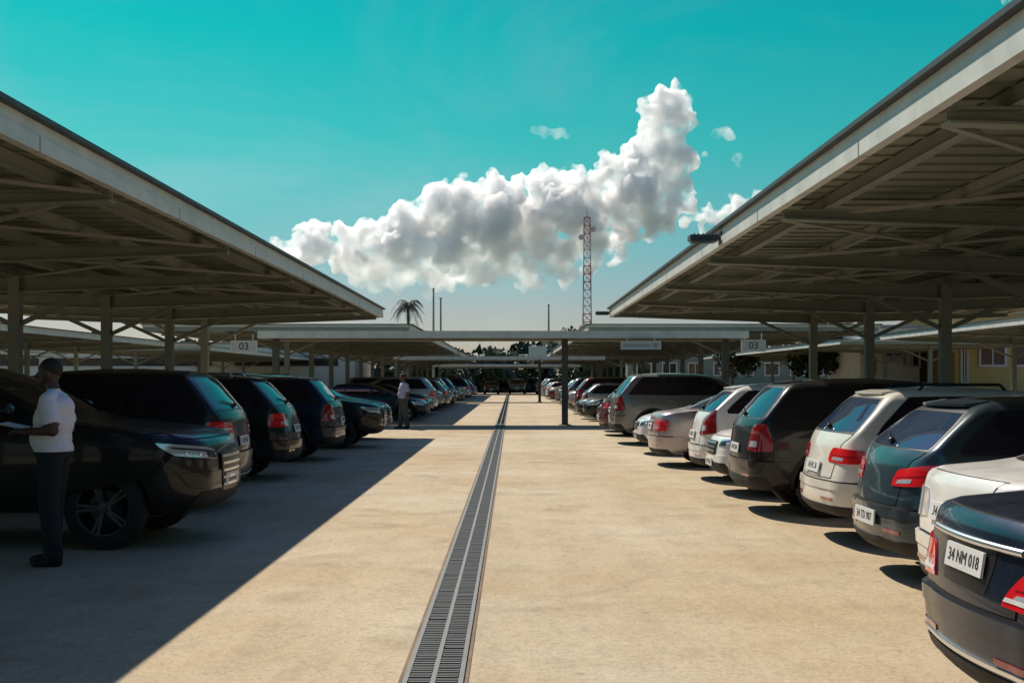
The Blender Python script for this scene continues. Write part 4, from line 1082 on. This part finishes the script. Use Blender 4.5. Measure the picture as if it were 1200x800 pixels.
person((-3.56, 40.6, 0), R(205), M['shirt_l'], M['trousers_g'], 'man in lavender shirt and grey trousers standing between cars near the first walkway', 1.80,
   dict(head=0.03, legs=[(0.08, 0.05), (-0.10, -0.01)], arms=[[(-0.01, -0.205, 1.42), (-0.03, -0.26, 1.14), (0.10, -0.24, 0.93), (0.14, -0.23, 0.85)], [(-0.01, 0.205, 1.42), (-0.06, 0.26, 1.14), (0.02, 0.25, 0.92), (0.05, 0.25, 0.84)]]), voxel=0.011)

# ------------------------------------------------------------------ far setting: trees, tower, poles, buildings
M['leaf'] = mat('leaf_dark', (0.045, 0.060, 0.034), 0.6, var=0.35, vscale=0.5)
M['leaf2'] = mat('leaf_mid', (0.055, 0.078, 0.030), 0.6, var=0.3, vscale=0.5)
M['bark'] = mat('bark', (0.09, 0.07, 0.05), 0.9, var=0.3, vscale=3)
def leaves(mb, blobs, n, size, seed):
    rr = random.Random(seed)
    tot = sum(r**2 for *_c, r in blobs)
    for (cx, cy, cz, r) in blobs:
        for _ in range(int(n*r*r/tot)):
            u = Vector((rr.gauss(0, 1), rr.gauss(0, 1), rr.gauss(0, 0.85))).normalized()*r*(rr.random()**0.4)
            if mnoise.noise((Vector((cx, cy, cz))+u)*0.9/size*0.35) < -0.22: continue
            c = Vector((cx, cy, cz))+u
            a = Vector((rr.gauss(0, 1), rr.gauss(0, 1), rr.gauss(0, 1))).normalized(); b_ = a.orthogonal().normalized()
            q = size*rr.uniform(0.6, 1.3)
            mb.add([c-a*q, c+b_*q*0.6, c+a*q, c-b_*q*0.6], [(0,1,2,3)], 0 if rr.random() < 0.6 else 1)
def tree(x, y, h, rad, seed, label, group=None, n=1800):
    t = empty('tree', (x, y, 0)); tag(t, label, 'tree', group)
    rr = random.Random(seed); b = MB()
    b.tube([(0,0,0), (0.1,0,h*0.3), (0,0.1,h*0.6), (0,0,h*0.85)], [0.028*h, 0.02*h, 0.012*h, 0.004*h], 8)
    blobs = [(0, 0, h*0.78, rad*0.75)]
    for k in range(7):
        a = rr.uniform(0, 6.28); d = rad*rr.uniform(0.4, 0.85); z = h*rr.uniform(0.5, 0.85)
        p = Vector((math.cos(a)*d, math.sin(a)*d, z)); b.tube([(0, 0, h*rr.uniform(0.3, 0.5)), p*0.6+Vector((0,0,z*0.3)), p], [0.01*h, 0.007*h, 0.003*h], 6)
        blobs.append((*p, rad*rr.uniform(0.32, 0.55)))
    b.build('trunk', M['bark'], t, True)
    c = MB(); leaves(c, blobs, n, rad*0.085, seed); c.build('crown', [M['leaf'], M['leaf2']], t, fix=False)
    return t
p = at(674, 445, 170)
tree(p.x, 172, 9.2, 3.0, 4, 'dark broadleaf tree at the foot of the lattice tower', 'trees behind the car park')
tree(p.x-2.6, 166, 7.6, 1.9, 6, 'smaller pale tree just left of the lattice tower', 'trees behind the car park')
# treeline far behind
mb = MB(); blobs = []; rr = random.Random(2)
for k in range(420):
    x = rr.uniform(-60, 50); y = rr.uniform(154, 178); r_ = rr.uniform(1.6, 2.6); blobs.append((x, y, rr.uniform(0.4, 4.5)+0.5*math.sin(x*0.21)+0.5*math.sin(x*0.53), r_))
leaves(mb, blobs, 110000, 0.45, 5); leaves(mb, blobs, 16000, 1.0, 6)
tag(mb.build('treeline', [M['leaf'], M['leaf2']], fix=False), 'low dark band of trees behind the car park', 'trees', kind='stuff')
# palm
p = at(478, 445, 150); t = empty('palm_tree', (p.x, 150, 0)); t.scale = (1.0, 1.0, 1.08); tag(t, 'lone palm tree rising above the first walkway', 'palm tree')
b = MB(); b.tube([(0,0,0), (0.15,0,4), (0.05,0,8), (0,0,9.9)], [0.26, 0.2, 0.17, 0.15], 10); b.build('trunk', M['bark'], t, True)
b = MB(); rr = random.Random(3)
for k in range(30):
    a = k*2.399; up = rr.uniform(-0.35, 1.05); ln = rr.uniform(1.8, 2.6)
    d = Vector((math.cos(a), math.sin(a), 0)); prev = Vector((0, 0, 9.9)); pts = [prev.copy()]
    for j in range(1, 9):
        f = j/8; pts.append(Vector((0, 0, 9.9))+d*ln*f*(1-0.15*f)+Vector((0, 0, ln*(up*f-1.0*f*f))))
    for j in range(8):
        tdir = (pts[j+1]-pts[j]).normalized(); sdv = tdir.cross(Vector((0, 0, 1))).normalized()
        b.bar(pts[j], pts[j+1], 0.03, 0.02)
        for s_ in (-1, 1):
            for q in (0.2, 0.7):
                o = pts[j].lerp(pts[j+1], q); l2 = 0.5*math.sin(math.pi*min(0.95, (j+q+1)/9.2))+0.1
                e = o+sdv*s_*l2+tdir*l2*0.6-Vector((0, 0, l2*0.35)); wv = tdir*0.055
                b.add([o-wv, o+wv, e], [(0, 1, 2)])
b.build('crown', [M['leaf']], t, fix=False)
# lattice tower
M['red_paint'] = mat('hazed_red', (0.44, 0.20, 0.20), 0.6, var=0.1); M['white_paint'] = mat('tower_white', (0.52, 0.50, 0.50), 0.6, var=0.1)  # distance haze is put into the mast's red by greying it
p = at(688, 255, 320); hT = p.z; t = empty('lattice_tower', (p.x, 320, 0)); tag(t, 'tall red and white lattice mast behind the car park', 'tower')
def leg_at(z, i):
    wv = 1.25-0.5*(z/hT); return Vector(((-1 if i in (0, 3) else 1)*wv, (-1 if i < 2 else 1)*wv, z))
nb = 7; npan = 21
for sgm in range(nb):
    b = MB()
    for k in range(3):
        z0_ = hT*(sgm*3+k)/npan; z1_ = hT*(sgm*3+k+1)/npan
        for i in range(4):
            j = (i+1) % 4
            b.bar(leg_at(z0_, i), leg_at(z1_, i), 0.22, 0.22); b.bar(leg_at(z0_, i), leg_at(z1_, j), 0.10, 0.10); b.bar(leg_at(z0_, j), leg_at(z1_, i), 0.12, 0.12); b.bar(leg_at(z1_, i), leg_at(z1_, j), 0.14, 0.14)
    b.build('mast_section', [M['red_paint'] if sgm % 2 == 0 else M['white_paint']], t)
b = MB(); b.tube([(0, 0, hT), (0, 0, hT+2.6)], [0.1, 0.04], 8); b.span(-0.5, 0.5, -0.5, 0.5, hT, hT+0.15); b.build('aerial', M['red_paint'], t)
for z, a in ((hT*0.93, 0.5), (hT*0.88, 3.5), (hT*0.35, 4.4)):
    b = MB(); c = Vector((math.cos(a)*1.7, math.sin(a)*1.7-0.6, z)); b.tube([c, c+Vector((0, -0.35, 0))], [0.7, 0.75], 18); b.build('dish', M['white_paint'], t)
# thin poles
for px_, py, Y, lab in ((508, 339, 150, 'tall slim floodlight pole beyond the palm'), (516.5, 350, 155, 'slightly shorter slim pole beside the tall one'), (643, 358, 160, 'slim pole standing alone left of the lattice tower')):
    q = at(px_, py, Y); t = empty('light_pole', (q.x, Y, 0)); tag(t, lab, 'pole', 'slim poles beyond the car park')
    b = MB(); b.tube([(0, 0, 0), (0, 0, q.z)], [0.17, 0.10], 10); b.build('mast', M['steel_grey'], t)
    b = MB(); b.box((0, 0, q.z+0.06), (0.34, 0.3, 0.12)); b.build('lamp_head', M['steel_grey'], t)

# buildings
M['wall_white'] = mat('white_render', (0.62, 0.62, 0.58), 0.8, var=0.08, vscale=0.6)
M['wall_yellow'] = mat('ochre_render', (0.50, 0.35, 0.14), 0.8, var=0.08, vscale=0.6)
M['wall_grey'] = mat('grey_render', (0.17, 0.20, 0.175), 0.8, var=0.1, vscale=0.4)
M['window_dark'] = mat('dark_window', (0.03, 0.022, 0.02), 0.08, spec=0.6)
M['shutter'] = mat('brown_shutter', (0.10, 0.035, 0.025), 0.5)
M['roof_grey'] = mat('flat_roof', (0.25, 0.25, 0.24), 0.8)
M['awning_red'] = mat('red_board', (0.5, 0.05, 0.05), 0.6)
def building(x0, x1, y0, y1, h, wall, label, wins, cat='building', name='building', frame='white_paint', pane='window_dark'):
    t = empty(name, ((x0+x1)/2, y0, 0)); tag(t, label, cat, 'buildings beyond the car park'); hx = (x1-x0)/2; D = y1-y0
    b = MB(); b.span(-hx, hx, 0, D, 0, h); b.build('wall', M[wall], t)
    b = MB(); b.span(-hx-0.25, hx+0.25, -0.25, D+0.25, h, h+0.22); b.build('roof', M['roof_grey'], t)
    for (wx, wz, ww, wh) in wins:
        f = MB(); fw = 0.14
        for s_ in (-1, 1):
            f.span(wx+s_*(ww/2)-fw/2, wx+s_*(ww/2)+fw/2, -0.08, -0.002, wz-wh/2-fw/2, wz+wh/2+fw/2); f.span(wx-ww/2+fw/2, wx+ww/2-fw/2, -0.08, -0.002, wz+s_*wh/2-fw/2, wz+s_*wh/2+fw/2)
        f.span(wx-0.04, wx+0.04, -0.07, -0.002, wz-wh/2+fw/2, wz+wh/2-fw/2)
        fo = f.build('window', M[frame], t)
        g_ = MB(); g_.span(wx-ww/2+fw/2, wx+ww/2-fw/2, -0.03, -0.001, wz-wh/2+fw/2, wz+wh/2-fw/2); g_.build('pane', M[pane], fo)
    return t
Yb = 72
bx = lambda px_: (px_-600)*Yb/F
building(bx(1119), bx(1270), Yb, Yb+9, 5.4, 'wall_yellow', 'ochre yellow building with brown windows behind the right canopy', [(bx(1163)-bx(1194.5), 3.15, 1.5, 1.45), (bx(1205)-bx(1194.5), 3.15, 1.6, 1.45), (bx(1130)-bx(1194.5), 3.0, 0.35, 3.2)], pane='shutter')
t = building(bx(1031), bx(1104), Yb+4, Yb+12, 4.75, 'wall_white', 'low white kiosk with a red board and dark doorway right of centre', [(1.35, 3.1, 0.9, 1.4), (0.2, 3.0, 1.3, 0.7)], name='kiosk', cat='kiosk')
b = MB(); b.span(-1.5, -0.85, -0.06, -0.003, 1.9, 3.0); b.build('red_board', M['awning_red'], t)
b = MB(); b.span(-1.9, 1.9, -1.2, -0.003, 3.85, 4.05); b.build('awning', M['wall_white'], t)
building(-62, -15, 118, 132, 5.0, 'wall_white', 'long low white building far left behind the canopies', [(-14.0, 3.3, 15, 0.9), (2.5, 3.3, 15, 0.9), (17, 3.3, 10, 0.9)])
building(14, 40, 150, 162, 5.2, 'wall_grey', 'long grey building far behind the right rows', [(-11+3.1*k, 2.9, 1.7, 1.5) for k in range(8)])
building(-95, -48, 60, 75, 4.6, 'wall_grey', 'grey building at the far left edge behind the outer canopy', [(-21+3.5*k, 2.9, 1.8, 1.3) for k in range(13)])
for k, (x, y, h, rad) in enumerate(((21.5, 82, 5.6, 2.4), (17.0, 96, 5.4, 2.2), (25.5, 100, 6.0, 2.6))):
    tree(x, y, h, rad, 20+k, ['round leafy tree left of the kiosk', 'leafy tree farther back between grey building and kiosk', 'third leafy tree behind the kiosk'][k], 'trees at the right edge of the car park', 4200)

# ------------------------------------------------------------------ clouds
def cloud_material(name, dens, colr, aniso, zlo, zhi):
    m = bpy.data.materials.new(name); m.use_nodes = True; nt = m.node_tree; L = nt.links
    for n in list(nt.nodes):
        if n.type == 'BSDF_PRINCIPLED': nt.nodes.remove(n)
    v = nt.nodes.new('ShaderNodeVolumeScatter'); v.inputs['Color'].default_value = (*colr, 1); v.inputs['Anisotropy'].default_value = aniso
    out = [n for n in nt.nodes if n.type == 'OUTPUT_MATERIAL'][0]
    geo = nt.nodes.new('ShaderNodeNewGeometry'); sp = nt.nodes.new('ShaderNodeSeparateXYZ'); L.new(geo.outputs['Position'], sp.inputs[0])
    zr = nt.nodes.new('ShaderNodeMapRange'); zr.interpolation_type = 'SMOOTHSTEP'
    zr.inputs['From Min'].default_value = zlo; zr.inputs['From Max'].default_value = zhi; zr.inputs['To Min'].default_value = 0.03; zr.inputs['To Max'].default_value = 1.0
    L.new(sp.outputs['Z'], zr.inputs['Value'])
    n = nt.nodes.new('ShaderNodeTexNoise'); n.inputs['Scale'].default_value = 0.022; n.inputs['Detail'].default_value = 6; n.inputs['Roughness'].default_value = 0.62
    L.new(geo.outputs['Position'], n.inputs['Vector'])
    nr = nt.nodes.new('ShaderNodeMapRange'); nr.inputs['From Min'].default_value = 0.40; nr.inputs['From Max'].default_value = 0.58; nr.inputs['To Min'].default_value = 0.0; nr.inputs['To Max'].default_value = dens
    L.new(n.outputs['Fac'], nr.inputs['Value'])
    mu = nt.nodes.new('ShaderNodeMath'); mu.operation = 'MULTIPLY'; L.new(zr.outputs[0], mu.inputs[0]); L.new(nr.outputs[0], mu.inputs[1])
    L.new(mu.outputs[0], v.inputs['Density']); L.new(v.outputs[0], out.inputs['Volume'])
    try: m.cycles.volume_step_rate = 0.08
    except Exception: pass
    return m
CD = 2600.0
def cloud(blobs, dens, label, seed, vox=4.5, depth=0.5, disp=14, kids=13, grand=6, fade=(-10, -5)):
    mb = MB(); rr = random.Random(seed); S_ = CD/F
    def ball(c, r, lvl):
        n = (20, 12, 9)[lvl]; mb.sphere(c, r, n, max(6, int(n*0.7)), 0, (1, 1.0, 0.94))
        if lvl < 2:
            for k in range(kids if lvl == 0 else grand):
                d = Vector((rr.gauss(-0.1, 1), rr.gauss(-0.35, 1), rr.gauss(0.45, 0.8))).normalized(); q = r*rr.uniform(0.26, 0.52)
                ball(c+d*r*rr.uniform(0.74, 0.98), q, lvl+1)
    for (px_, py, r_) in blobs:
        c = at(px_, py, CD); c.y += rr.uniform(-1, 1)*r_*S_*depth; ball(c, r_*S_*0.80, 0)
    me = mb.mesh('c', [], fix=False); o = link('c', me)
    m = o.modifiers.new('r', 'REMESH'); m.mode = 'VOXEL'; m.voxel_size = vox
    for k, (sc_, st_, ty) in enumerate(((95, disp*1.6, 'C'), (46, -disp*2.3, 'V'), (20, -disp*1.25, 'V'), (9, -disp*0.6, 'V'))):
        if ty == 'V':
            tx = bpy.data.textures.new('cl%d' % k, 'VORONOI'); tx.noise_scale = sc_; tx.noise_intensity = 1.0
        else:
            tx = bpy.data.textures.new('cl%d' % k, 'CLOUDS'); tx.noise_scale = sc_; tx.noise_depth = 2
        dm = o.modifiers.new('d%d' % k, 'DISPLACE'); dm.texture = tx; dm.texture_coords = 'LOCAL'; dm.strength = st_; dm.mid_level = 0.45
    m = o.modifiers.new('r2', 'REMESH'); m.mode = 'VOXEL'; m.voxel_size = vox*0.8
    out = evaluated_mesh(o); bpy.data.objects.remove(o)
    out.materials.clear(); out.materials.append(cloud_material('cloud_vapour', dens, (0.995, 0.995, 0.996), 0.42, *fade))
    out.polygons.foreach_set('use_smooth', [True]*len(out.polygons))
    return tag(link('cloud', out), label, 'cloud', 'clouds over the car park', 'stuff')
bank = [(335,292,16),(352,284,18),(375,276,20),(395,290,26),(420,282,22),(447,274,22),(470,262,24),(490,258,26),(515,240,24),(540,228,22),(560,232,26),(585,228,24),(610,226,24),(635,222,26),(660,210,20),(675,215,20),
        (540,262,36),(580,265,40),(620,262,40),(655,250,36),(690,262,30),(440,305,26),(480,300,34),(520,302,34),(560,304,30),(600,302,32),(640,296,30),(360,305,22),(400,312,20),(690,280,22),(690,235,22),(672,232,24),(420,325,18),(470,326,20),(520,328,20),(570,328,20),(620,326,20),(665,318,20),(450,316,24),(500,318,26),(560,320,26),(620,316,26),(662,300,26),(585,290,36)]
tower = [(775,122,18),(795,118,18),(760,132,16),(800,138,18),(780,145,20),(760,165,20),(745,178,20),(770,180,24),(725,192,18),(708,192,15),(705,210,18),(725,215,24),(755,212,28),(785,200,24),(795,225,20),(700,235,18),(715,245,24),(745,245,28),(780,248,24),(805,248,14),(735,268,20),(765,262,18),(720,285,18),(700,300,18),(690,315,14),(800,205,14),(808,225,13),(762,148,20),(780,158,22),(797,155,16),(788,180,22),(802,188,16),(740,200,22),(700,222,18),(775,232,24),(798,242,16),(750,232,30)]
tail = [(800,262,13),(815,256,12),(832,252,13),(850,246,12),(868,240,12),(885,234,10),(740,282,14),(760,276,13),(780,270,13),(848,262,11),(865,255,11),(822,272,11),(720,296,14)]
bits = [(843,154,9),(850,158,9),(856,162,8)]; bits2 = [(825,182,6),(822,183,4)]; bits3 = [(864,186,5),(866,192,4)]
bits4 = [(628,154,6),(640,156,8),(652,157,7),(664,157,6)]
cloud(bank, 0.15, 'long grey white cumulus bank stretching from left canopy to the tower', 1, fade=(140, 330))
cloud(tower, 0.15, 'towering white cumulus with cauliflower top right of the lattice mast', 2)
cloud(tail, 0.10, 'low ragged cloud strip trailing right towards the right canopy', 3, disp=20, kids=8)
cloud(bits, 0.03, 'small detached cloud puff right of the cumulus tower', 4, vox=4, disp=12)
cloud(bits2, 0.03, 'tiny round cloud puff between tower cloud and right canopy', 5, vox=3, disp=7)
cloud(bits3, 0.02, 'tiny thin cloud wisp nearest the right canopy', 6, vox=3, disp=7)
cloud(bits4, 0.018, 'small flat cloud alone in the teal sky left of the tower cloud', 7, vox=4, disp=12)

cloud([(1160,-2,10),(1178,-3,12),(1196,-4,12),(1215,-8,14)], 0.05, 'corner of a white cloud at the top right above the right canopy', 8, vox=5, disp=14, kids=8)
